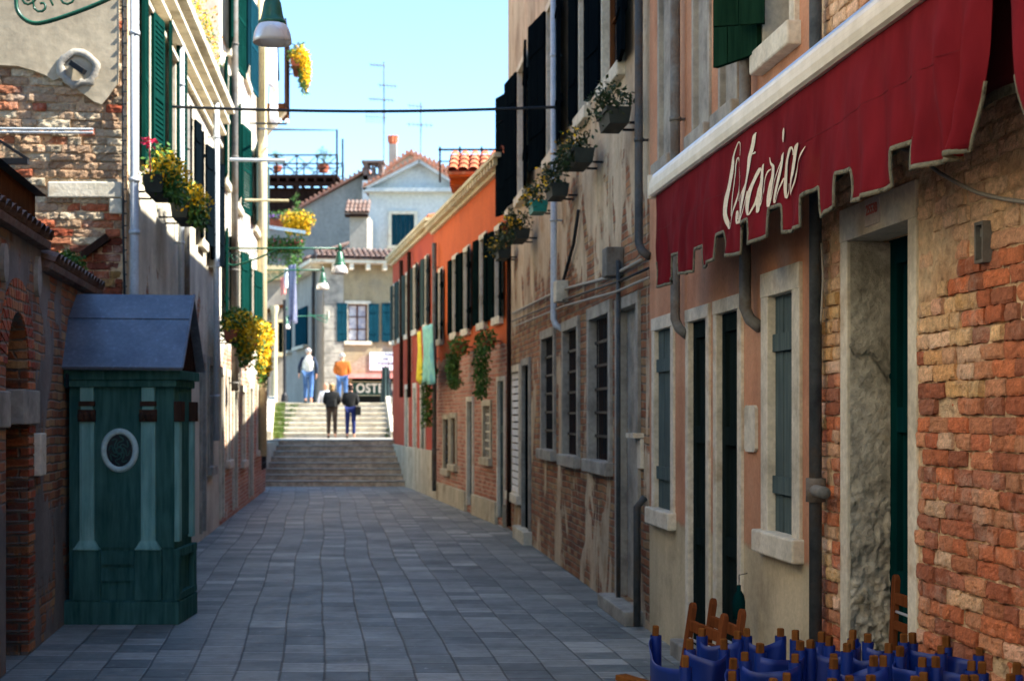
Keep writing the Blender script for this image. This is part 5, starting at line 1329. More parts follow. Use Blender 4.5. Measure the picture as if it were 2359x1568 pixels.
# green bottle hanging by the narrow doors
p = on(FP, 1703, 1405, .12)
o = E('glass_bottle', 'small green bottle hanging on the wall beside the narrow doors, just above the chairs', 'bottle', p-Vector((0, 0, .05)))
mb = MB(); mb.lathe([(.0, 0), (.036, .0), (.038, .1), (.03, .14), (.012, .17), (.012, .2), (0, .2)], n=14); mb.build('body', M['teal_door'], o, smooth=True)
mb = MB(); mb.tube([(0, 0, .2), (0, 0, .26), (.05, 0, .27)], .003, 5); mb.build('wire', M['iron'], o)
# dark pole at the right edge
o = E('menu_stand', 'black metal stand cut off by the right edge of the picture beside the chairs', 'stand', (1.66, 4.86, 0))
mb = MB(); mb.beam((0.0, 0, .03), (.02, 0, 1.02), .05, .05); mb.build('post', M['iron'], o); mb = MB(); mb.lathe([(0, 0), (.16, 0), (.16, .02), (.03, .03)], n=20); mb.build('base', M['iron'], o)

# ================================================================== BRIDGE STEPS
br = E('stone_bridge', 'pale stone stepped bridge at the end of the street, its upper flight in sunlight', 'bridge', (-4.6, 37.6, 0))
def cxs(Y): return -4.43-.13*(Y-37.6)
mb = MB(); mt = MB(); NS = 8; rise = .1375; tr = .42
Y = 37.6
for i in range(NS):
    c = cxs(Y); z0, z1 = i*rise, (i+1)*rise
    last = i == NS-1
    dpt = 4.4 if last else tr
    mb.box(c-1.78, c+1.80+.02*i, Y, Y+dpt+.3, z0 if i == 0 else z0-.3, z1-.03)
    mt.box(c-1.79, c+1.81+.02*i, Y-.02, Y+dpt-.022, z1-.029, z1+.002)
    Y += tr
Yl = 37.6+(NS-1)*tr+4.4
z = NS*rise; NS2 = 7; rise2 = .15; tr2 = .42; Y = Yl
mb.build('lower_risers', M['step'], br, world=True); mt.build('lower_treads', M['stone_grey'], br, world=True, bevel=.01)
mb = MB(); mt = MB()
for i in range(NS2):
    c = cxs(Y)-.0; z0, z1 = z+i*rise2, z+(i+1)*rise2; last = i == NS2-1; dpt = 3.2 if last else tr2
    mb.box(c-1.72, c+1.80, Y, Y+dpt+.3, z0-.35, z1-.045); mt.box(c-1.73, c+1.81, Y-.025, Y+dpt-.027, z1-.044, z1+.002); Y += tr2
YT = Y-tr2; zT = z+NS2*rise2
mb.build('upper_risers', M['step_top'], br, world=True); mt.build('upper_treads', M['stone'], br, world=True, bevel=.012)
# moss strip on the left, small tufts
mb = MB(); 
for i in range(NS2): 
    Yq = Yl+i*tr2; c = cxs(Yq); mb.grid(lambda u, v: Vector((c-1.70+.34*u+.05*mn.noise(Vector((Yq, v*3, u)))*u, Yq-.03-.0*v+.02*0, z+i*rise2-.02+(rise2+.02)*v+.004)), 4, 3); mb.grid(lambda u, v: Vector((c-1.70+.30*u, Yq-.03+(tr2+.0)*v, z+(i+1)*rise2+.008+.012*math.sin(v*3.1))), 4, 3)
mm = mb.build('moss', M['moss'], br, world=True, smooth=True)
mb = MB()
for i in range(NS2): mb.leaves((cxs(Yl)-1.45, Yl+i*tr2-.02, z+i*rise2+.06), (.16, .06, .06), 60, .05, rnd)
for i in (0, 1, 3): mb.leaves((cxs(Yl)+1.68, Yl+i*tr2-.02, z+i*rise2+.07), (.09, .06, .07), 50, .05, rnd)
mb.leaves((cxs(41)+1.78, 41.6, z+.12), (.2, .25, .14), 160, .07, rnd)
mb.build('weeds', M['leaf'], br, world=True)
# kerb parapets climbing with the upper flight
for s_ in (-1, 1):
    mb = MB()
    off = -1.82 if s_ < 0 else 1.90
    y0, y1 = Yl-.3, YT+.5
    def pp(Yq, zq, e): return Vector((cxs(Yq)+off+e, Yq, zq))
    z0_, z1_ = z+.02, zT+.05
    k_ = 8
    for i in range(k_):
        ta, tb = i/k_, (i+1)/k_-.012
        ya, yb = y0+(y1-y0)*ta, y0+(y1-y0)*tb; za, zb = z0_+(z1_-z0_)*ta, z0_+(z1_-z0_)*tb
        H_ = .18
        vs = [pp(ya, za-.6, -.12), pp(ya, za-.6, .12), pp(ya, za+H_, .12), pp(ya, za+H_, -.12), pp(yb, zb-.6, -.12), pp(yb, zb-.6, .12), pp(yb, zb+H_, .12), pp(yb, zb+H_, -.12)]
        mb.add(vs, [(0, 1, 2, 3), (7, 6, 5, 4), (0, 4, 5, 1), (1, 5, 6, 2), (2, 6, 7, 3), (3, 7, 4, 0)])
    pa = mb.build('parapet', M['stone'], br, world=True, bevel=.02)
mb = MB()
for i in range(5):
    ya = Yl+.3+i*.8; p = Vector((cxs(ya)+1.9, ya, z+.2+(zT-z)*(ya-Yl)/(YT-Yl))); mb.tube([p, p+Vector((0, 0, .75))], .015, 6)
ya, yb = Yl+.3, Yl+3.5
mb.tube([Vector((cxs(ya)+1.9, ya, z+.95)), Vector((cxs(yb)+1.9, yb, zT+1.0))], .02, 6)
mb.build('handrail', M['iron'], br, world=True)
# low walls beside the first flight and landing
mb = MB(); mb.box(-7.9, cxs(38)-1.74, 37.65, 46.5, 0, 1.06); mb.build('side_wall', M['plaster_beige'], br, world=True)
mb = MB(); mb.box(cxs(41)+1.86, cxs(41)+2.9, 41.0, 44.9, 0, 1.06); mb.build('side_wall', M['plaster_beige'], br, world=True)

# ================================================================== BACKGROUND HOUSES
FA = F(P(625, 957, 70).xy, P(745, 957, 56).xy)
FBk = F(P(745, 957, 56).xy, P(1120, 957, 57.4).xy)
h1 = Bld('corner_house', 'pale ochre corner house beyond the bridge with a curtained window between blue shutters', 'house', FBk, 0, FBk.len, 7.35, 8, M['b1'])
h1.opening(802, 847, 700, 786, kind='glass', fr=.12, dep=.15, pane=M['curtain'], shut='LR', smat=M['sh_blue'], ang=6, lw=.42, sill=True)
h1.opening(905, 930, 700, 786, kind='glass', fr=.12, dep=.15, pane=M['curtain'], shut='LR', smat=M['sh_blue'], ang=6, lw=.42, sill=True)
h1.opening(812, 1000, 0, 0, kind='glass', fr=0, dep=.5, sill=False, name='shopfront', zz=(1.2, 3.2), pane=M['dark'], smat=M['darkwood'])
h1.wall()
# facing side wall
mb = MB(); A, B = FA.w(0, 0, 0), FA.w(FA.len-.002, 0, 0); up = Vector((0, 0, 7.35)); bk_ = FA.Y*.4
mb.add([A, B, B+up, A+up, A+bk_, B+bk_, B+bk_+up, A+bk_+up], [(0, 1, 2, 3), (7, 6, 5, 4), (0, 3, 7, 4), (3, 2, 6, 7), (1, 5, 6, 2)])
s1 = mb.build('side_wall', M['b3'], h1.root, world=True)
for (a, b, t, bt) in ((684, 710, 716, 800), (650, 673, 735, 812)):
    xa, xb = FA.x(a), FA.x(b); za, zb = FA.z(a, bt), FA.z(a, t); mb = MB()
    for kx in range(4):
        p0 = FA.w(xa+(xb-xa)*kx/4, -.07, 0); p1 = FA.w(xa+(xb-xa)*(kx+1)/4-.03, -.07, 0)
        mb.add([p0+Vector((0, 0, za)), p1+Vector((0, 0, za)), p1+Vector((0, 0, zb)), p0+Vector((0, 0, zb)), p0+FA.Y*.07+Vector((0, 0, za)), p1+FA.Y*.07+Vector((0, 0, za)), p1+FA.Y*.07+Vector((0, 0, zb)), p0+FA.Y*.07+Vector((0, 0, zb))], [(0, 1, 2, 3), (0, 4, 5, 1), (3, 2, 6, 7), (0, 3, 7, 4), (1, 5, 6, 2)])
    w_ = mb.build('shutters', M['sh_blue'], h1.root, world=True)
    mb = MB(); mb.beam(FA.w(xa-.1, -.1, za-.08), FA.w(xb+.1, -.1, za-.08), .2, .12); mb.build('sill', M['stone'], w_, world=True)
# eaves with brackets and low tile roof
mb = MB(); mb.box(-.3, FBk.len, -.5, .05, 7.36, 7.5)
for i in range(14): mb.box(.3+i*.62, .45+i*.62, -.45, 0, 7.12, 7.355)
mb.build('eaves', M['stone'], h1.root)
mb = MB(); barrel(mb, (-.3, -.55, 7.52), (1, 0, 0), 34, (0, 1, .35), 4, r=.1); mb.build('roof', M['tile_old'], h1.root)
mb = MB(); mb.beam(FA.w(0, -.25, 7.45), FA.w(FA.len+.2, -.25, 7.42), .55, .14)
for i in range(40): q = FA.len*i/40; mb.beam(FA.w(q, -.4, 7.28), FA.w(q, 0, 7.28), .12, .16)
mb.build('eaves', M['stone'], s1, world=True)
mb = MB(); barrel(mb, FA.w(0, -.55, 7.54), FA.X, int(FA.len/.2), FA.Y+Vector((0, 0, .4)), 5, r=.1); mb.build('side_roof', M['tile_old'], h1.root, world=True)
mb = MB(); mb.box(.02, .75, -.02, .0, .0, 7.1)
for i in range(16): mb.box(.03, .6+.15*(i % 2), -.045, -.02, .45*i+.01, .45*i+.44)
mb.build('quoins', M['stone_grey'], h1.root)
mb = MB(); q = FA.w(FA.len-1.6, -.1, 0); mb.tube([q+Vector((0, 0, 7.2)), q+Vector((0, 0, 6.7)), q+Vector((0, -.1, 6.5)), q+Vector((0, -.1, 0))], .07, 8); mb.build('drainpipe', M['pipe_dark'], h1.root, world=True)
# street sign, awning beam and OSTERIA fascia
def onB(u, v, o): x, z = FBk.at(u, v, o); return x, z
x0, z1 = onB(852, 811, .05); x1, z0 = onB(950, 853, .05)
mb = MB(); mb.box(x0, x1, -.05, -.01, z0, z1); sg = mb.build('street_sign', M['sign_white'], h1.root)
hh = (z1-z0)/4
for i, tx in enumerate(('PONTE  S', 'DEI      NI', 'FONDAMENTA', 'DEL      NE')):
    text(tx, hh*.78, 'sign_text', M['letter_dk'], sg, (x0+(x1-x0)*(.5 if i != 0 else .55), -.054, z1-hh*(i+.5)), RX, sx=1.15, ext=.002, off=.002)
xa, za = onB(800, 870, .7); xb, zb = onB(960, 856, .7)
mb = MB(); mb.box(xa, xb+1, -.75, -.002, za, za+.16); mb.build('shop_lintel', M['cloth_pink'], h1.root)
x0, z0 = onB(812, 912, .2); x1, z1 = onB(945, 878, .2)
mb = MB(); mb.box(x0, x1, -.2, -.002, z0, z1); fa = mb.build('shop_fascia', M['sign_green'], h1.root)
mb = MB(); mb.box(x0-.0, x1, -.21, -.2, z0+.02, z0+.04).box(x0, x1, -.21, -.2, z1-.04, z1-.02); mb.build('fascia_line', M['cornice'], fa)
tx = text('OSTERIA', (z1-z0)*.84, 'shop_lettering', M['letter'], fa, (x0+.14, -.205, (z0+z1)/2), RX, sx=.86, sp=1.1, ext=.004, off=.012, al='LEFT')
# serifs
# grey closed parasol / post in front
o = E('closed_parasol', 'closed grey parasol standing in front of the green shop sign beyond the bridge', 'parasol', P(889, 957, 52)-Vector((0, 0, .9)))
bz_ = o.location.z
mb = MB(); mb.lathe([(.03, 0), (.03, 2.6)], n=8); mb.build('pole', M['iron'], o)
mb = MB()
def cone(u, v):
    t = u*6.283; r_ = (.1+.07*v)*(1+.22*math.cos(t*8))
    return Vector((r_*math.cos(t), r_*math.sin(t), 2.55-1.5*v))
mb.grid(cone, 64, 8); mb.build('canopy', M['sh_grey'], o, smooth=True)

# white gabled house
def pz(u, v, Y): p = P(u, v, Y); return (p.x, p.z)
h2 = E('white_gabled_house', 'white house front with a triangular pediment and one dark shuttered window', 'house', P(950, 957, 66), 0)
Y = 66.0
bx = [pz(850, 800, Y), pz(1062, 800, Y), pz(1062, 440, Y), pz(850, 440, Y)]
wx0, wz0 = pz(903, 566, Y); wx1, wz1 = pz(955, 494, Y)
mb = MB(); mb.prism(bx, Y, Y+9); mb.build('wall', M['b2'], h2, world=True)
mb = MB(); mb.prism([pz(848, 436, Y), pz(1064, 436, Y), pz(970, 378, Y)], Y, Y+9); mb.build('pediment', M['b2'], h2, world=True)
mb = MB(); a, b, c = P(838, 440, Y), P(1072, 440, Y), P(968, 372, Y)
mb.beam(a+Vector((0, -.2, 0)), b+Vector((0, -.2, 0)), .5, .16); mb.beam(a+Vector((0, -.2, .05)), c+Vector((0, -.2, 0)), .5, .2); mb.beam(b+Vector((0, -.2, .05)), c+Vector((0, -.2, 0)), .5, .2)
mb.build('moulding', M['b2'], h2, world=True)
mb = MB()
for s_, e in ((a, -1), (b, 1)):
    d = (c-s_); L_ = d.length; d.normalize()
    q = [s_+Vector((0, -.5, .16)), c+Vector((0, -.5, .14)), c+Vector((0, 9, .14)), s_+Vector((0, 9, .16))]
    mb.add(q+[w_-Vector((0, 0, .1)) for w_ in q], [(0, 1, 2, 3), (7, 6, 5, 4), (0, 4, 5, 1), (2, 6, 7, 3), (3, 7, 4, 0), (1, 5, 6, 2)])
    for k_ in range(int(L_/.22)): mb.tube([s_+d*(.22*k_+.1)+Vector((0, -.56, .19)), s_+d*(.22*k_+.1)+Vector((0, 8.5, .19))], .06, 6)
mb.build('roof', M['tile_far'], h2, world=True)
mb = MB(); t = .14; mb.box(wx0-t, wx0, Y-.1, Y+.01, wz0, wz1).box(wx1, wx1+t, Y-.1, Y+.01, wz0, wz1).box(wx0-t, wx1+t, Y-.104, Y+.01, wz1, wz1+t).box(wx0-t-.05, wx1+t+.05, Y-.18, Y+.01, wz0-.12, wz0)
wf = mb.build('window_frame', M['stone'], h2, world=True)
mb = MB(); k_ = 5
for i in range(k_): mb.box(wx0+(wx1-wx0)*i/k_+.008, wx0+(wx1-wx0)*(i+1)/k_-.008, Y-.06, Y-.01, wz0+.01, wz1-.01)
mb.build('shutters', M['sh_blue'], wf, world=True)

# grey gable wall house
h3 = E('grey_gable_house', 'long plain grey gable wall with a red tiled verge rising towards the white house', 'house', P(740, 957, 74), 0)
Y = 74.0
mb = MB(); gp = [pz(560, 760, Y), pz(1000, 760, Y), pz(1000, 470, Y), pz(905, 400, Y), pz(845, 400, Y), pz(600, 530, Y), pz(560, 552, Y)]
mb.prism(gp, Y, Y+8); mb.build('wall', M['b3'], h3, world=True)
mb = MB(); a, b = P(556, 556, Y), P(850, 392, Y)
d = b-a; L_ = d.length; d.normalize(); q = [a+Vector((0, -.3, .1)), b+Vector((0, -.3, .1)), b+Vector((0, 8, .1)), a+Vector((0, 8, .1))]
mb.add(q+[w_-Vector((0, 0, .12)) for w_ in q], [(0, 1, 2, 3), (7, 6, 5, 4), (0, 4, 5, 1), (2, 6, 7, 3), (3, 7, 4, 0), (1, 5, 6, 2)])
for k_ in range(int(L_/.24)): mb.tube([a+d*(.24*k_+.1)+Vector((0, -.36, .16)), a+d*(.24*k_+.1)+Vector((0, 7.5, .16))], .06, 6)
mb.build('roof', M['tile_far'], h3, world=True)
mb = MB(); mb.box(*[w_ for w_ in (P(838, 0, Y).x, P(886, 0, Y).x)], Y-.6, Y+.4, P(0, 470, Y).z, P(0, 420, Y).z); mb.build('chimney_base', M['b2'], h3, world=True)
mb = MB(); x0, x1 = P(840, 0, Y).x, P(884, 0, Y).x; z0, z1 = P(0, 420, Y).z, P(0, 374, Y).z
mb.box(x0, x0+.22, Y-.55, Y+.3, z0+.003, z1-.12).box(x1-.22, x1, Y-.55, Y+.3, z0+.003, z1-.12).box(x0, x1, Y-.55, Y+.3, z0+.003, z0+.25).box(x0+.38, x1-.38, Y-.4, Y+.2, z0+.25, z1-.3)
for i in range(5): mb.tube([(x0+.3+i*.12-.0, Y-.5, z1-.3+.1*math.sin(i*.78)), (x0+.3+i*.12, Y+.25, z1-.3+.1*math.sin(i*.78))], .05, 6)
mb.box(x0-.08, x1+.08, Y-.62, Y+.36, z1-.12, z1); mb.build('chimney', M['tile_old'], h3, world=True)

h4 = E('beige_gable_house', 'beige gable top with a tall chimney and terracotta cap behind the pediment', 'house', P(950, 957, 80), 0)
Y = 80.0
mb = MB(); mb.prism([pz(870, 560, Y), pz(1080, 560, Y), pz(1075, 415, Y), pz(1022, 398, Y), pz(945, 357, Y), pz(886, 398, Y), pz(870, 410, Y)], Y, Y+8); mb.build('wall', M['b3'], h4, world=True)
mb = MB()
for a, b in ((P(880, 402, Y), P(945, 355, Y)), (P(945, 355, Y), P(1085, 418, Y))):
    q = [a+Vector((0, -.3, .1)), b+Vector((0, -.3, .1)), b+Vector((0, 8, .1)), a+Vector((0, 8, .1))]
    mb.add(q+[w_-Vector((0, 0, .14)) for w_ in q], [(0, 1, 2, 3), (7, 6, 5, 4), (0, 4, 5, 1), (2, 6, 7, 3), (3, 7, 4, 0), (1, 5, 6, 2)])
    d = (b-a); L_ = d.length; d.normalize()
    for k_ in range(int(L_/.26)): mb.tube([a+d*(.26*k_+.1)+Vector((0, -.36, .16)), a+d*(.26*k_+.1)+Vector((0, 7.5, .16))], .1, 6)
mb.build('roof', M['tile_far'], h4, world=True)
mb = MB(); x0, x1 = P(895, 0, Y).x, P(913, 0, Y).x; mb.box(x0, x1, Y+.2, Y+.7, P(0, 400, Y).z, P(0, 330, Y).z); ch = mb.build('chimney', M['b3'], h4, world=True)
mb = MB(); cx_ = (x0+x1)/2; z0 = P(0, 330, Y).z; mb.lathe([(.2, 0), (.24, .25), (.25, .45), (.0, .47)], (cx_, Y+.45, z0), 12)
for i in range(8): t = i*.785; mb.tube([(cx_+.22*math.cos(t), Y+.45+.22*math.sin(t), z0+.1), (cx_+.25*math.cos(t), Y+.45+.25*math.sin(t), z0+.48)], .05, 6)
mb.build('chimney_cap', M['tile'], ch, world=True)
# small roof turret between
h5 = E('roof_turret', 'small turret with a red scalloped tile roof left of the white house', 'turret', P(822, 957, 63), 0)
Y = 63.0; x0, x1 = P(806, 0, Y).x, P(846, 0, Y).x
mb = MB(); mb.box(x0, x1, Y, Y+2.5, P(0, 600, Y).z, P(0, 492, Y).z); mb.build('wall', M['b3'], h5, world=True)
mb = MB(); o_ = P(796, 492, Y); barrel(mb, (o_.x, Y-.35, o_.z), (1, 0, 0), 6, (0, .7, .5), 3, r=.085); mb.build('roof', M['tile_old'], h5, world=True)
mb = MB(); mb.box(o_.x, x1+.05, Y-.3, Y+.2, o_.z-.14, o_.z-.06); mb.build('eaves', M['darkwood'], h5, world=True)
# parapet roof strip above corner house
mb = MB(); a = P(764, 600, 59); b = P(905, 600, 59); mb.box(a.x, b.x, 59, 60, P(0, 640, 59).z, P(0, 578, 59).z); mb.build('roof_parapet', M['b2'], h1.root, world=True)

# roof terrace
Y = 84.0
al = E('roof_terrace', 'dark wooden roof terrace with cross braced railing against the sky', 'roof terrace', P(700, 430, Y), 0)
x0, x1 = P(590, 0, Y).x, P(778, 0, Y).x; zd0, zd1, zr, zt_ = P(0, 432, Y).z, P(0, 402, Y).z, P(0, 357, Y).z, P(0, 298, Y).z
mb = MB(); mb.box(x0, x1, Y, Y+3, zd1-.18, zd1)
for i in range(9): mb.box(x0+.2+i*(x1-x0-.4)/8-.06, x0+.2+i*(x1-x0-.4)/8+.06, Y+.0, Y+2.9, zd1-.36, zd1-.182)
mb.box(x0, x1-.1, Y+.2, Y+.4, zd1-.6, zd1-.362); mb.build('deck', M['darkwood'], al, world=True)
mb = MB()
for yy in (Y+.05, Y+2.9):
    mb.beam((x0, yy, zr), (x1, yy, zr), .08); mb.beam((x0, yy, zd1+.35), (x1, yy, zd1+.35), .05)
    k_ = 4
    for i in range(k_+1):
        xx = x0+(x1-x0)*i/k_; mb.beam((xx, yy, zd1), (xx, yy, zr), .07)
        if i < k_: xn = x0+(x1-x0)*(i+1)/k_; mb.beam((xx, yy, zd1+.05), (xn, yy, zr-.03), .045); mb.beam((xx, yy+.02, zr-.03), (xn, yy+.02, zd1+.05), .045)
mb.build('railing', M['darkwood'], al, world=True)
mb = MB(); mb.beam((x1-.04, Y+.05, zd1), (x1-.04, Y+.05, zt_), .1); mb.beam((x0, Y+.05, zt_-.04), (x1, Y+.05, zt_-.04), .05); mb.beam((x1-.04, Y+2.9, zd1), (x1-.04, Y+2.9, zt_), .1); mb.build('frame', M['darkwood'], al, world=True)
mb = MB()
for xx in (x0+.3, (x0+x1)/2, x1-.3): mb.beam((xx, Y+.3, zd1-.6), (xx, Y+.3, 9.0), .2)
mb.box(x0-1.5, x1-.1, Y+.8, Y+7, 7.5, zd1-.61); mb.build('supports', M['darkwood'], al, world=True)
for (u, v, s_, lab) in ((746, 398, 1.0, 'leafy shrub in a large red pot on the roof terrace'), (640, 396, .8, 'small leafy shrub at the left of the roof terrace')):
    p = P(u, v, Y+.8); o = E('potted_shrub', lab, 'plant', p); mb = MB(); mb.lathe([(0, 0), (.26*s_, 0), (.33*s_, .42*s_), (.3*s_, .42*s_)], n=14); mb.build('pot', M['terracotta'], o)
    mb = MB(); mb.leaves((0, 0, .9*s_), (.55*s_, .4, .5*s_), 300, .09, rnd); mb.leaves((-.1, 0, 1.2*s_), (.25*s_, .3, .3*s_), 60, .09, rnd); mb.build('foliage', M['leaf'], o)
    mb = MB()
    for i in range(5): mb.tube([(0, 0, .4*s_), (rnd.uniform(-.3, .3), rnd.uniform(-.2, .2), 1.2*s_)], .012, 5)
    mb.build('stem', M['brown'], o)
# second small terrace rail by the orange dormer
o = E('roof_railing', 'thin dark roof railing just above the orange house dormer', 'railing', P(1080, 345, 40)); Y = 40.0
mb = MB(); a, b = P(1010, 345, Y), P(1180, 345, Y); mb.beam(a, b, .05)
for u in (1014, 1060, 1110, 1160): mb.beam(P(u, 338, Y), P(u, 420, Y), .05)
mb.beam(P(1010, 372, Y), P(1180, 372, Y), .03); mb.build('rails', M['darkwood'], o, world=True)
mb = MB(); mb.box(P(1085, 0, Y).x, b.x, Y+.1, Y+2, P(0, 470, Y).z, P(0, 392, Y).z); mb.build('deck', M['darkwood'], o, world=True)

# ornate arch house on the left beyond the cream house
FE = F((-11.5, 49.4), (P(658, 957, 50).x, 50.0))
h6 = Bld('arch_house', 'grey fronted house with a flowered cream terrace on top, left of the bridge', 'house', FE, 0, FE.len, 6.6, 7, M['b3'])
h6.opening(620, 632, 742, 812, kind='closed', fr=.08, dep=.1, stone=M['cornice'], smat=M['sh_dark'])
h6.opening(641, 652, 742, 812, kind='closed', fr=.08, dep=.1, stone=M['cornice'], smat=M['sh_dark'])
h6.opening(605, 612, 742, 812, kind='closed', fr=.08, dep=.1, stone=M['cornice'], smat=M['sh_dark'])
h6.wall()
mb = MB(); x1 = FE.len
pts = [(x1-.9+.9*i/10, 6.0+.35*math.sin(i/10*math.pi*.5)-.0) for i in range(11)]
for i in range(10): mb.beam((pts[i][0], -.1, pts[i][1]-1.0), (pts[i+1][0], -.1, pts[i+1][1]-1.0), .22, .1)
mb.build('arch_moulding', M['brown'], h6.root)
mb = MB()
for xx in (x1-.36,): mb.lathe([(.12, 1.2), (.1, 1.4), (.09, 5.0), (.16, 5.25), (.16, 5.35)], (xx, -.14, 0), 12)
mb.build('column', M['cornice'], h6.root, smooth=True)
mb = MB(); mb.box(x1-2.2, x1+.15, -.6, 0, 6.45, 6.63).box(x1-2.2, x1+.05, -.4, 0, 6.2, 6.45); bl_ = mb.build('balcony', M['cornice'], h6.root)
mb = MB()
for i in range(16): xx = x1-2.1+i*.14; mb.tube([(xx, -.5, 6.63), (xx, -.5, 7.5)], .012, 5)
mb.beam((x1-2.2, -.5, 7.5), (x1+.1, -.5, 7.5), .05); mb.beam((x1+.1, -.5, 6.63), (x1+.1, -.5, 7.5), .05); mb.build('railing', M['iron'], bl_)
GT = 'flower boxes on the flowered terrace'
p = P(640, 528, 48.8); flower_box(p, 0, 1.5, 'terracotta flower box with purple blooms on the cream terrace', 'purple', 'terracotta', hang=.1, group=GT, bl=.3, leafm='leaf', rad=(.16, .16), hgt=.32, sz=.07)
p = P(688, 530, 48.6); flower_box(p, 0, .75, 'box bursting with yellow flowers at the right end of the cream terrace', 'yellow', 'terracotta', hang=.35, group=GT, bl=1.6, leafm='leaf', rad=(.34, .3), hgt=.25, dens=1.4, sz=.09)
p = P(640, 583, 48.9); flower_box(p, 0, 1.6, 'lower green trailing box under the cream terrace railing', 'pinkfl', 'planter_dk', hang=.4, group=GT, bl=.06, leafm='leaf', rad=(.26, .2), hgt=.2, dens=1.3, sz=.09)
o = E('climbing_plant', 'tall thin green climber rising above the cream terrace', 'plant', P(680, 530, 48.9)); mb = MB()
for i in range(9): mb.leaves((rnd.uniform(-.08, .08), 0, .15+.12*i), (.16-.012*i, .14, .1), 40, .08, rnd)
mb.build('foliage', M['leaf'], o); mb = MB(); mb.tube([(0, 0, 0), (.02, 0, 1.2)], .012, 5); mb.build('stem', M['brown'], o)
mb = MB(); mb.leaves(P(676, 620, 48.4), (.2, .14, .5), 320, .11, rnd); tag(mb.build('trailing_plant', M['leaf']), 'pale green trailing plant hanging below the cream terrace corner', 'plant')
# drying laundry over there and the drying frame
cloth('laundry', 'grey blue cloth hanging on a line below the cream terrace', 'laundry', P(665, 612, 47.8), P(682, 608, 47.6), 1.8, M['cloth_blue'], 2, .05)
cloth('laundry', 'pale pink cloth hanging beside the grey blue cloth', 'laundry', P(647, 640, 48), P(659, 636, 48), .55, M['cloth_pink'], 1, .04)
cloth('laundry', 'small white cloth hanging between the pink and grey blue cloths', 'laundry', P(655, 620, 47.9), P(663, 618, 47.9), .6, M['white'], 1, .04)
mb = MB(); mb.beam(P(602, 518, 48), P(704, 533, 47), .03); mb.beam(P(602, 522, 48.3), P(704, 537, 47.3), .03); tag(mb.build('drying_rack', M['alu']), 'thin metal drying rack across the terrace flower boxes', 'rack')
# laundry & flowers on the upper balcony
pb = FC.w(bx0, -1.05, bz)
A_ = FC.w(bx0-1.6, -.55, 10.6)
for (du, dl, l_, lab) in ((-1.9, .45, 1.7, 'long white sheet drying high on the cream house, nearer one'), (-1.2, .4, 2.3, 'long white sheet drying high on the cream house beside the balcony'), (-.5, .3, 1.2, 'short dark cloth drying on the balcony')):
    cloth('laundry', lab, 'laundry', FC.w(bx0+du, -.36, 10.4), FC.w(bx0+du+dl, -.4, 10.35), l_, M['white'] if 'white' in lab else M['navy'], 2, .05, group='laundry on the high balcony')
mb = MB(); mb.tube([FC.w(bx0-2.3, -.36, 10.41), FC.w(bx0+.1, -.4, 10.37), FC.w(bx0+.9, -.58, 10.3)], .008, 5); tag(mb.build('clothesline', M['cable_grey']), 'clothesline on the high balcony', 'line')
flower_box(FC.w(bx0+.3, -.8, bz+1.0), FC.rz, 1.2, 'yellow flower box hung outside the high wooden balcony', 'yellow', 'terracotta', hang=.4, group=GL, bl=1.6, leafm='leaf', rad=(.26, .2), dens=1.2, sz=.09)

# lamp-post shapes and bollards near the bridge top
for (u, v0, v1, Y, lab) in ((656, 690, 925, 49.0, 'thin black post standing left of the bridge top'),):
    o = E('street_post', lab, 'post', P(u, 925, Y)); mb = MB(); hgt = P(0, v0, Y).z-P(0, 925, Y).z; mb.tube([(0, 0, 0), (0, 0, hgt)], .05, 8); mb.build('pole', M['iron'], o); mb = MB(); mb.lathe([(0, 0), (.12, 0), (.1, .2), (.05, .3)], n=10); mb.build('base', M['iron'], o)

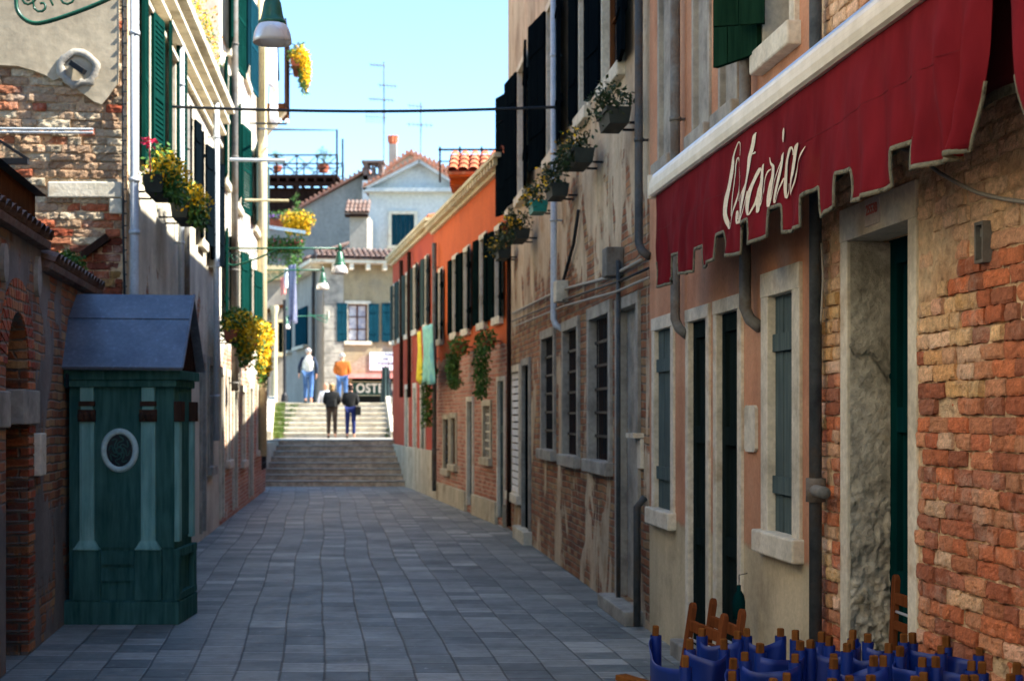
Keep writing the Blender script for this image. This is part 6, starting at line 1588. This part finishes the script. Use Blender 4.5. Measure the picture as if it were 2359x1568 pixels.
# ================================================================== STREET LAMPS
def lamp(label, wallp, endp, mount_name='street_lamp', rise=0, plate=True, group='green bracket street lamps', hm=None):
    wallp = Vector(wallp); endp = Vector(endp); d = (endp-wallp); d.z = 0; Ln = d.length; d.normalize(); rz = math.atan2(d.y, d.x)
    o = E('street_lamp', label, 'street lamp', wallp, rz, group)
    mb = MB(); mb.tube([(0, 0, 0), (Ln, 0, endp.z-wallp.z)], .016, 8); mb.lathe([(0, -.06), (.03, -.04), (.03, .05), (0, .09)], (Ln, 0, 0), 8); mb.build('arm', M['lampgreen'], o, smooth=True)
    mb = MB()
    bz2 = -.27; hs = Ln*.48
    pts = [(.02, 0, -.05), (.03, 0, bz2*.7), (.12, 0, bz2), (.25, 0, bz2*.98), (hs*.6, 0, bz2*.62), (hs*.85, 0, bz2*.25), (hs, 0, -.0)]
    def sp(pts, k_=5):
        out = []
        for i in range(len(pts)-1):
            p0, p1, p2, p3 = (Vector(pts[max(i-1, 0)]), Vector(pts[i]), Vector(pts[i+1]), Vector(pts[min(i+2, len(pts)-1)]))
            for q in range(k_): t = q/k_; out.append(.5*((2*p1)+(-p0+p2)*t+(2*p0-5*p1+4*p2-p3)*t*t+(-p0+3*p1-3*p2+p3)*t**3))
        out.append(Vector(pts[-1])); return out
    mb.tube(sp(pts), .016, 7)
    for (cx_, cz_, r_, w_) in ((.2, -.15, .085, 1), (.38, -.09, .06, -1), (.52, -.07, .045, 1), (.1, -.1, .05, -1)):
        mb.tube([(cx_+r_*(1-t/14)*math.cos(w_*t*.7), 0, cz_+r_*(1-t/14)*math.sin(w_*t*.7)) for t in range(13)], .009, 6)
    mb.build('scroll', M['lampgreen'], o, smooth=True)
    mb = MB(); mb.box(-.06, -.0, -.05, .05, -.1, .16); mb.build('wall_plate', M['stone'], o, bevel=.008)
    L = Vector((Ln, 0, endp.z-wallp.z))
    mb = MB(); mb.lathe([(.0, .0), (.022, -.0), (.022, -.05), (.05, -.07), (.055, -.12), (.062, -.13), (.075, -.21), (.085, -.25), (.088, -.255), (.096, -.265), (.1, -.285), (.0, -.29)], L, 24); mb.build('housing', M['lampgreen'], o, smooth=True)
    mb = MB(); mb.lathe([(.096, -.285), (.115, -.31), (.13, -.35), (.137, -.39), (.138, -.42), (.134, -.42), (.128, -.36), (.11, -.315), (.092, -.29)], L, 28); mb.build('bowl', M['bowl'], o, smooth=True)
    return o
e1 = P(628, -35, 10.9); lamp('nearest green street lamp with frosted bowl hanging at the top of the picture', (-2.241-.0997*10.9-.25, 10.9, e1.z), e1)
e2 = P(783, 572, 25.0); lamp('green bracket street lamp with cream bowl mid street, the larger of the far lamps', (-2.241-.0997*25.0-.02, 25.0, e2.z), e2)
e3 = P(744, 622, 33.0); lamp('smaller green street lamp just left of and behind the cream bowled one', (-2.241-.0997*33-.02, 33.0, e3.z), e3)
e4 = P(660, 729, 46.0); lamp('tiny far green street lamp on a pale bracket near the corner house', P(755, 726, 55.2), P(660, 729, 52))
o = E('insulator_bracket', 'short dark rod with white insulators on the cream house', 'bracket', on(FC, 575, 284, 0)); mb = MB()
d_ = -FC.Y; mb.tube([(0, 0, 0), tuple(d_*.75)], .02, 6); mb.build('rod', M['iron'], o); mb = MB()
for k_ in (.6, .75): mb.lathe([(0, 0), (.04, .01), (.05, .05), (.03, .09), (0, .1)], tuple(d_*k_+Vector((0, 0, .01))), 10)
mb.build('insulator', M['white'], o)
mb = MB(); mb.tube([on(FC, 530, 368, .1), on(FC, 530, 368, .1)-FC.Y*.9], .03, 8); tag(mb.build('clothes_pole', M['pipe_pale_lit']), 'pale horizontal pole sticking out between green shutters', 'pole')
mb = MB(); mb.tube([on(FC, 565, 461, .1), on(FC, 565, 461, .1)-FC.Y*.8], .025, 8); tag(mb.build('clothes_pole', M['cornice']), 'lower cream pole sticking out beside the grey shutters', 'pole')

# cables over the street
a = on(FL, 395, 246, .1); b = on(FR, 1281, 247, .12)
mb = MB(); mb.tube([a.lerp(b, t/20)-Vector((0, 0, .05*math.sin(t/20*math.pi))) for t in range(21)], .017, 6); tag(mb.build('overhead_cable', M['cable']), 'thick dark cable strung straight across the street below the sky', 'cable')
mb = MB(); a = on(FC, 596, 297, .4); b = P(778, 300, 60); mb.tube([a, b], .02, 5); tag(mb.build('overhead_cable', M['cable']), 'thin blue grey cable running to the roof terrace', 'cable')
# kiosk side: wrought lantern arm at far left edge
o = E('wall_bracket', 'dark iron bracket at the left edge against the bare brick wall', 'bracket', P(30, 375, 12.5)); mb = MB(); mb.beam(P(-40, 372, 12.5), P(66, 372, 12.5), .05); mb.beam(P(-10, 318, 12.5), P(66, 368, 12.5), .025); mb.build('arm', M['iron'], o, world=True)

# antennas
def antenna(label, u, vb, vt, Y, els):
    o = E('tv_antenna', label, 'antenna', P(u, vb, Y), 0, 'rooftop antennas'); mb = MB(); mb.tube([P(u, vb, Y), P(u, vt, Y)], .035, 6); mb.build('mast', M['pipe_grey'], o, world=True)
    for (u0, u1, v, nn, h_) in els:
        mb = MB(); a, b = P(u0, v, Y-.04), P(u1, v+3, Y-.04); mb.tube([a, b], .02, 5)
        for i in range(nn): q = a.lerp(b, (i+.5)/nn); mb.tube([q+Vector((-.05, -.35, -h_*.2)), q+Vector((.05, .35, h_*.2))], .014, 5); mb.tube([q+Vector((0, 0, -h_)), q+Vector((0, 0, h_))], .013, 5)
        mb.build('element', M['pipe_grey'], o, world=True)
antenna('tallest rooftop antenna mast with several yagi arms', 885, 398, 142, 74.5, ((852, 888, 149, 5, .1), (872, 915, 196, 5, .12), (850, 908, 228, 7, .1), (842, 890, 268, 8, .3)))
antenna('shorter rooftop antenna mast with two arms, right of the tall one', 970, 372, 236, 81, ((940, 975, 243, 4, .12), (938, 998, 286, 6, .12)))

# ================================================================== PEOPLE
def person(label, pos, H, look, lean=0, stride=0, hair='hair_dark', top='black', legs='jeans', arms='down', hairlen=.0, bulk=1.0, vest=None, turn=0, skirt=0):
    """built facing +Y (away from the camera); H height in metres"""
    s = H/1.75; o = E('person', label, 'person', pos, turn)
    def q(x, y, z): return (x*s, y*s+lean*z*s*.1, z*s)
    st = stride
    hipL, hipR = (-.09, 0, .93), (.09, 0, .93)
    kL, kR = (-.10, .13*st, .50), (.10, -.06*st, .50)
    aL, aR = (-.11, .12*st, .085), (.11, -.30*st, .085+.03*abs(st))
    tL, tR = (-.12, .12*st+.17, .03), (.12, -.30*st+.16, .03)
    if arms == 'bent': el = ((-.235, -.02, 1.13), (.235, -.02, 1.13)); ha = ((-.14, .19, 1.06), (.14, .19, 1.06))
    elif arms == 'swing': el = ((-.28, .0, 1.14), (.27, -.06, 1.13)); ha = ((-.31, .1, .90), (.25, .02, .88))
    else: el = ((-.26, -.03, 1.12), (.26, -.03, 1.12)); ha = ((-.27, .03, .88), (.27, .03, .88))
    V = []; Ed = []
    def v(p, r, par=None):
        V.append((q(*p), (r[0]*s, r[1]*s) if isinstance(r, tuple) else r*s)); 
        if par is not None: Ed.append((par, len(V)-1))
        return len(V)-1
    pel = v((0, 0, .95), (.15, .11)); wa = v((0, 0, 1.12), (.13, .10), pel); ch_ = v((0, 0, 1.32), (.15, .11), wa); nk0 = v((0, .0, 1.45), .065, ch_); nk = v((0, .015, 1.52), .055, nk0)
    hd = v((0, .02, 1.60), (.072, .085), nk); hd2 = v((0, .03, 1.68), (.078, .092), hd); v((0, .02, 1.735), .045, hd2)
    v((0, .115, 1.615), .013, hd); v((-.082, .02, 1.625), .014, hd); v((.082, .02, 1.625), .014, hd)
    for i, sg in enumerate((-1, 1)):
        sh = v((sg*.185, 0, 1.40), .055, ch_); e = v(el[i], .042, sh); w_ = v(ha[i], .026, e)
        dh = (Vector(ha[i])-Vector(el[i])).normalized(); pm = Vector(ha[i])+dh*.05; pmi = v(tuple(pm), (.018, .034), w_)
        sd = dh.cross(Vector((0, 0, 1))) if abs(dh.z) < .8 else Vector((0, 1, 0)); sd = sd.normalized()
        for k_, (of, ln_) in enumerate(((-.027, .055), (-.009, .068), (.009, .063), (.027, .05))):
            b_ = v(tuple(pm+dh*.03+sd*of), .009, pmi); b2_ = v(tuple(pm+dh*(.03+ln_*.6)+sd*of+Vector((-sg*.006, 0, 0))), .0085, b_); v(tuple(pm+dh*(.03+ln_)+sd*of+Vector((-sg*.018, 0, 0))), .007, b2_)
        t1 = v(tuple(pm-dh*.02+sd*.04), .011, pmi); v(tuple(pm+dh*.02+sd*.058), .009, t1)
    for hp, kn, an, to in ((hipL, kL, aL, tL), (hipR, kR, aR, tR)):
        h_ = v(hp, .085, pel); k2 = v(kn, .055, h_); a2 = v(an, .04, k2); v(to, .03, a2)
    skin('body', V, Ed, M['skin'], o)
    # trousers
    V = []; Ed = []
    pel = v((0, 0, .98), (.168, .125))
    for hp, kn, an in ((hipL, kL, aL), (hipR, kR, aR)):
        h_ = v(hp, (.105, .11), pel); kn2 = v(kn, .074, h_); v((an[0], an[1], an[2]+.03), .060, kn2)
    skin('trousers', V, Ed, M[legs], o)
    # shoes
    V = []; Ed = []
    for an, to in ((aL, tL), (aR, tR)):
        a_ = v((an[0], an[1]-.04, an[2]-.035), .042); b_ = v((to[0], to[1]-.07, to[2]+.008), .045, a_); v((to[0], to[1]+.02, to[2]), .034, b_)
    skin('shoes', V, Ed, M['black'], o)
    # jacket / shirt
    V = []; Ed = []; B = bulk
    tm = top
    hem = v((0, 0, .90-skirt*.12), (.19*B+skirt*.05, .145*B)); wa = v((0, 0, 1.10), (.165*B, .135*B), hem); ch_ = v((0, 0, 1.30), (.185*B, .145*B), wa); cl = v((0, 0, 1.44), (.10, .08), ch_); v((0, .01, 1.49), (.075, .07), cl)
    sl = []
    for i, sg in enumerate((-1, 1)):
        sh = v((sg*.185, 0, 1.385), .085*B, ch_); e = v(el[i], .066*B, sh); hx = Vector(el[i]).lerp(Vector(ha[i]), .88); v(tuple(hx), .05*B, e)
    if vest:
        V2, E2 = V[:], Ed[:]
        skin('shirt', [(a, (b[0]*.93, b[1]*.93) if isinstance(b, tuple) else b*.9) for a, b in V], Ed, M[vest], o)
        V = []; Ed = []
        hem = v((0, 0, .88), (.21, .155)); wa = v((0, 0, 1.08), (.185, .15), hem); ch_ = v((0, 0, 1.30), (.20, .155), wa); cl = v((0, 0, 1.44), (.12, .09), ch_); v((0, .01, 1.50), (.08, .075), cl)
        for sg in (-1, 1): v((sg*.15, 0, 1.40), .085, ch_)
        skin('vest', V, Ed, M[top], o)
        mb = MB(); mb.beam(q(-.16, -.14, 1.44), q(.19, -.15, .98), .03*s, .008); mb.build('bag_strap', M['navy'], o)
    else:
        skin('jacket', V, Ed, M[top], o)
    # hair
    V = []; Ed = []
    a_ = v((0, .0, 1.70), (.104, .105)); b_ = v((0, -.03, 1.635), (.102, .09), a_); b0_ = v((0, -.04, 1.575), (.08, .06), b_)
    if hairlen > 0: c_ = v((0, -.05, 1.54), (.095, .06), b0_); v((0, -.05, 1.56-hairlen), (.07, .04), c_)
    skin('hair', V, Ed, M[hair], o)
    return o
zl = NS*rise+.003
pp1 = P(711, 957, YT+.2); person('person in white vest, dark sleeves and blue jeans climbing onto the bridge top', (pp1.x, YT+.2, zT+.003), 1.74, 0, stride=.8, hair='hair_white', top='vest', vest='navy', legs='jeans', arms='swing')
pp2 = P(789, 957, YT+1.6); person('white haired person in a rust brown jacket and jeans crossing the bridge top', (pp2.x, YT+1.6, zT+.003-.12), 1.76, 0, stride=-.6, hair='hair_white', top='rust', legs='jeans', bulk=1.15, arms='bent')
Yp = 43.6
pp3 = P(765, 957, Yp); c = person('blonde person in a flared black jacket and brown trousers standing on the landing', (pp3.x, Yp, zl), 1.60, 0, stride=.15, hair='hair_blond', top='black', legs='brown_tr', hairlen=.1, bulk=1.1, arms='bent', skirt=1)
mb = MB(); mb.grid(lambda u, v: Vector((.13*math.cos(u*6.283)+.0, .055*math.sin(u*6.283)-.17, 1.02+.18*(v-.5)*(1))), 16, 4); mb.box(-.12, .12, -.23, -.12, .9, 1.1); mb.build('bag', M['black'], c, bevel=.02)
pp4 = P(808, 957, Yp); c = person('dark haired person in black jacket and dark blue jeans with a shoulder bag', (pp4.x, Yp, zl), 1.58, 0, stride=.1, hair='hair_dark', top='black', legs='jeans_dk', hairlen=.05, bulk=1.05, arms='bent')
mb = MB(); mb.box(.15, .30, -.12, .04, .66, .90); mb.beam((.22, -.06, .9), (.16, -.06, 1.34), .03, .01); mb.build('bag', M['black'], c, bevel=.02)
pp5 = P(752, 957, YT+4.5); person('partly hidden person in pale blue clothes beyond the bridge, behind the blonde one', (pp5.x, YT+4.5, zT-.95), 1.68, 0, stride=.3, hair='hair_dark', top='sign_white', legs='jeans', turn=R(180), arms='down')
# bridge far side descending ramp under their feet, quay beyond
mb = MB(); c0, c1 = cxs(YT+3), cxs(YT+8)
mb.add([(c0-1.7, YT+3.2, zT), (c0+1.8, YT+3.2, zT), (c1+1.8, YT+7.5, .9), (c1-1.7, YT+7.5, .9), (c0-1.7, YT+3.2, zT-.4), (c0+1.8, YT+3.2, zT-.4), (c1+1.8, YT+7.5, .4), (c1-1.7, YT+7.5, .4)], [(0, 1, 2, 3), (7, 6, 5, 4), (0, 4, 5, 1), (1, 5, 6, 2), (2, 6, 7, 3), (3, 7, 4, 0)])
mb.build('far_ramp', M['step'], br, world=True)
mb = MB(); mb.add([(-25, YT+7.2, .9), (12, YT+7.2, .9), (12, 75, .9), (-25, 75, .9)], [(0, 1, 2, 3)]); mb.add([(-25, YT+7.2, .0), (12, YT+7.2, .0), (12, YT+7.2, .9), (-25, YT+7.2, .9)], [(0, 1, 2, 3)]); struct(mb.build('quay', M['ground']))

# added street house behind the camera, unseen, bounces warm sunlight onto the right wall
FZ = F(( -2.4, -26), (-3.0, 8.0))
hz = Bld('unseen_bounce_house', 'added unseen cream house behind the viewpoint, bouncing sunlight onto the near right wall', 'house', FZ, 0, FZ.len, 9.5, 8, M['l2'])
for i in range(9):
    hz.opening(0, 0, 0, 0, kind='glass', fr=.1, dep=.1, xx=(2+3.6*i, 3+3.6*i), zz=(5.2, 6.9), shut='LR', smat=M['sh_green'])
hz.wall()
mb = MB(); mb.box(0, FZ.len, -.25, .1, 9.503, 9.65); mb.build('eaves', M['cornice'], hz.root)
mb = MB(); mb.add([(0, -.3, 9.655), (FZ.len, -.3, 9.655), (FZ.len, 4, 11.2), (0, 4, 11.2), (0, 8, 9.655), (FZ.len, 8, 9.655)], [(0, 1, 2, 3), (3, 2, 5, 4), (0, 3, 4), (1, 5, 2)]); mb.build('roof', M['tile'], hz.root)

# ================================================================== CAMERA, LIGHT
cd = bpy.data.cameras.new('camera'); cam = bpy.data.objects.new('camera', cd); COL.objects.link(cam)
cam.location = (0, 0, CZ); cam.rotation_euler = (R(90), 0, 0)
cd.sensor_width = 36; cd.lens = f/2359*36; cd.shift_y = (957-784)/2359; cd.clip_end = 2000
cd.dof.use_dof = True; cd.dof.focus_distance = 6.9; cd.dof.aperture_fstop = 4.0; cd.dof.aperture_blades = 7
SC.camera = cam
EL = 47.0; AZ = Vector((1, -.09, 0)).normalized()
sv = Vector((AZ.x*math.cos(R(EL)), AZ.y*math.cos(R(EL)), math.sin(R(EL))))
sd = bpy.data.lights.new('sun', 'SUN'); sd.energy = 5.0; sd.angle = R(.5); sd.color = (1, .95, .86)
so = bpy.data.objects.new('sun', sd); COL.objects.link(so); so.rotation_euler = sv.to_track_quat('Z', 'Y').to_euler(); so.location = (20, 0, 40)
w = bpy.data.worlds.new('World'); SC.world = w; w.use_nodes = True
nt = w.node_tree; bg = nt.nodes['Background']; sk = nt.nodes.new('ShaderNodeTexSky'); sk.sky_type = 'NISHITA'; sk.sun_disc = False
sk.sun_elevation = R(EL); sk.sun_rotation = math.atan2(sv.x, sv.y); sk.air_density = 1.0; sk.dust_density = .0; sk.ozone_density = 1.2
mx = nt.nodes.new('ShaderNodeMix'); mx.data_type = 'RGBA'; mx.blend_type = 'MULTIPLY'; mx.inputs[0].default_value = 1.0; mx.inputs[7].default_value = (.66, .85, .97, 1)
nt.links.new(sk.outputs[0], mx.inputs[6]); nt.links.new(mx.outputs[2], bg.inputs[0]); bg.inputs[1].default_value = .115
SC.view_settings.view_transform = 'Standard'; SC.view_settings.look = 'None'; SC.view_settings.exposure = 2.0; SC.view_settings.gamma = 1
SC.cycles.use_denoising = True
SC.cycles.max_bounces = 8
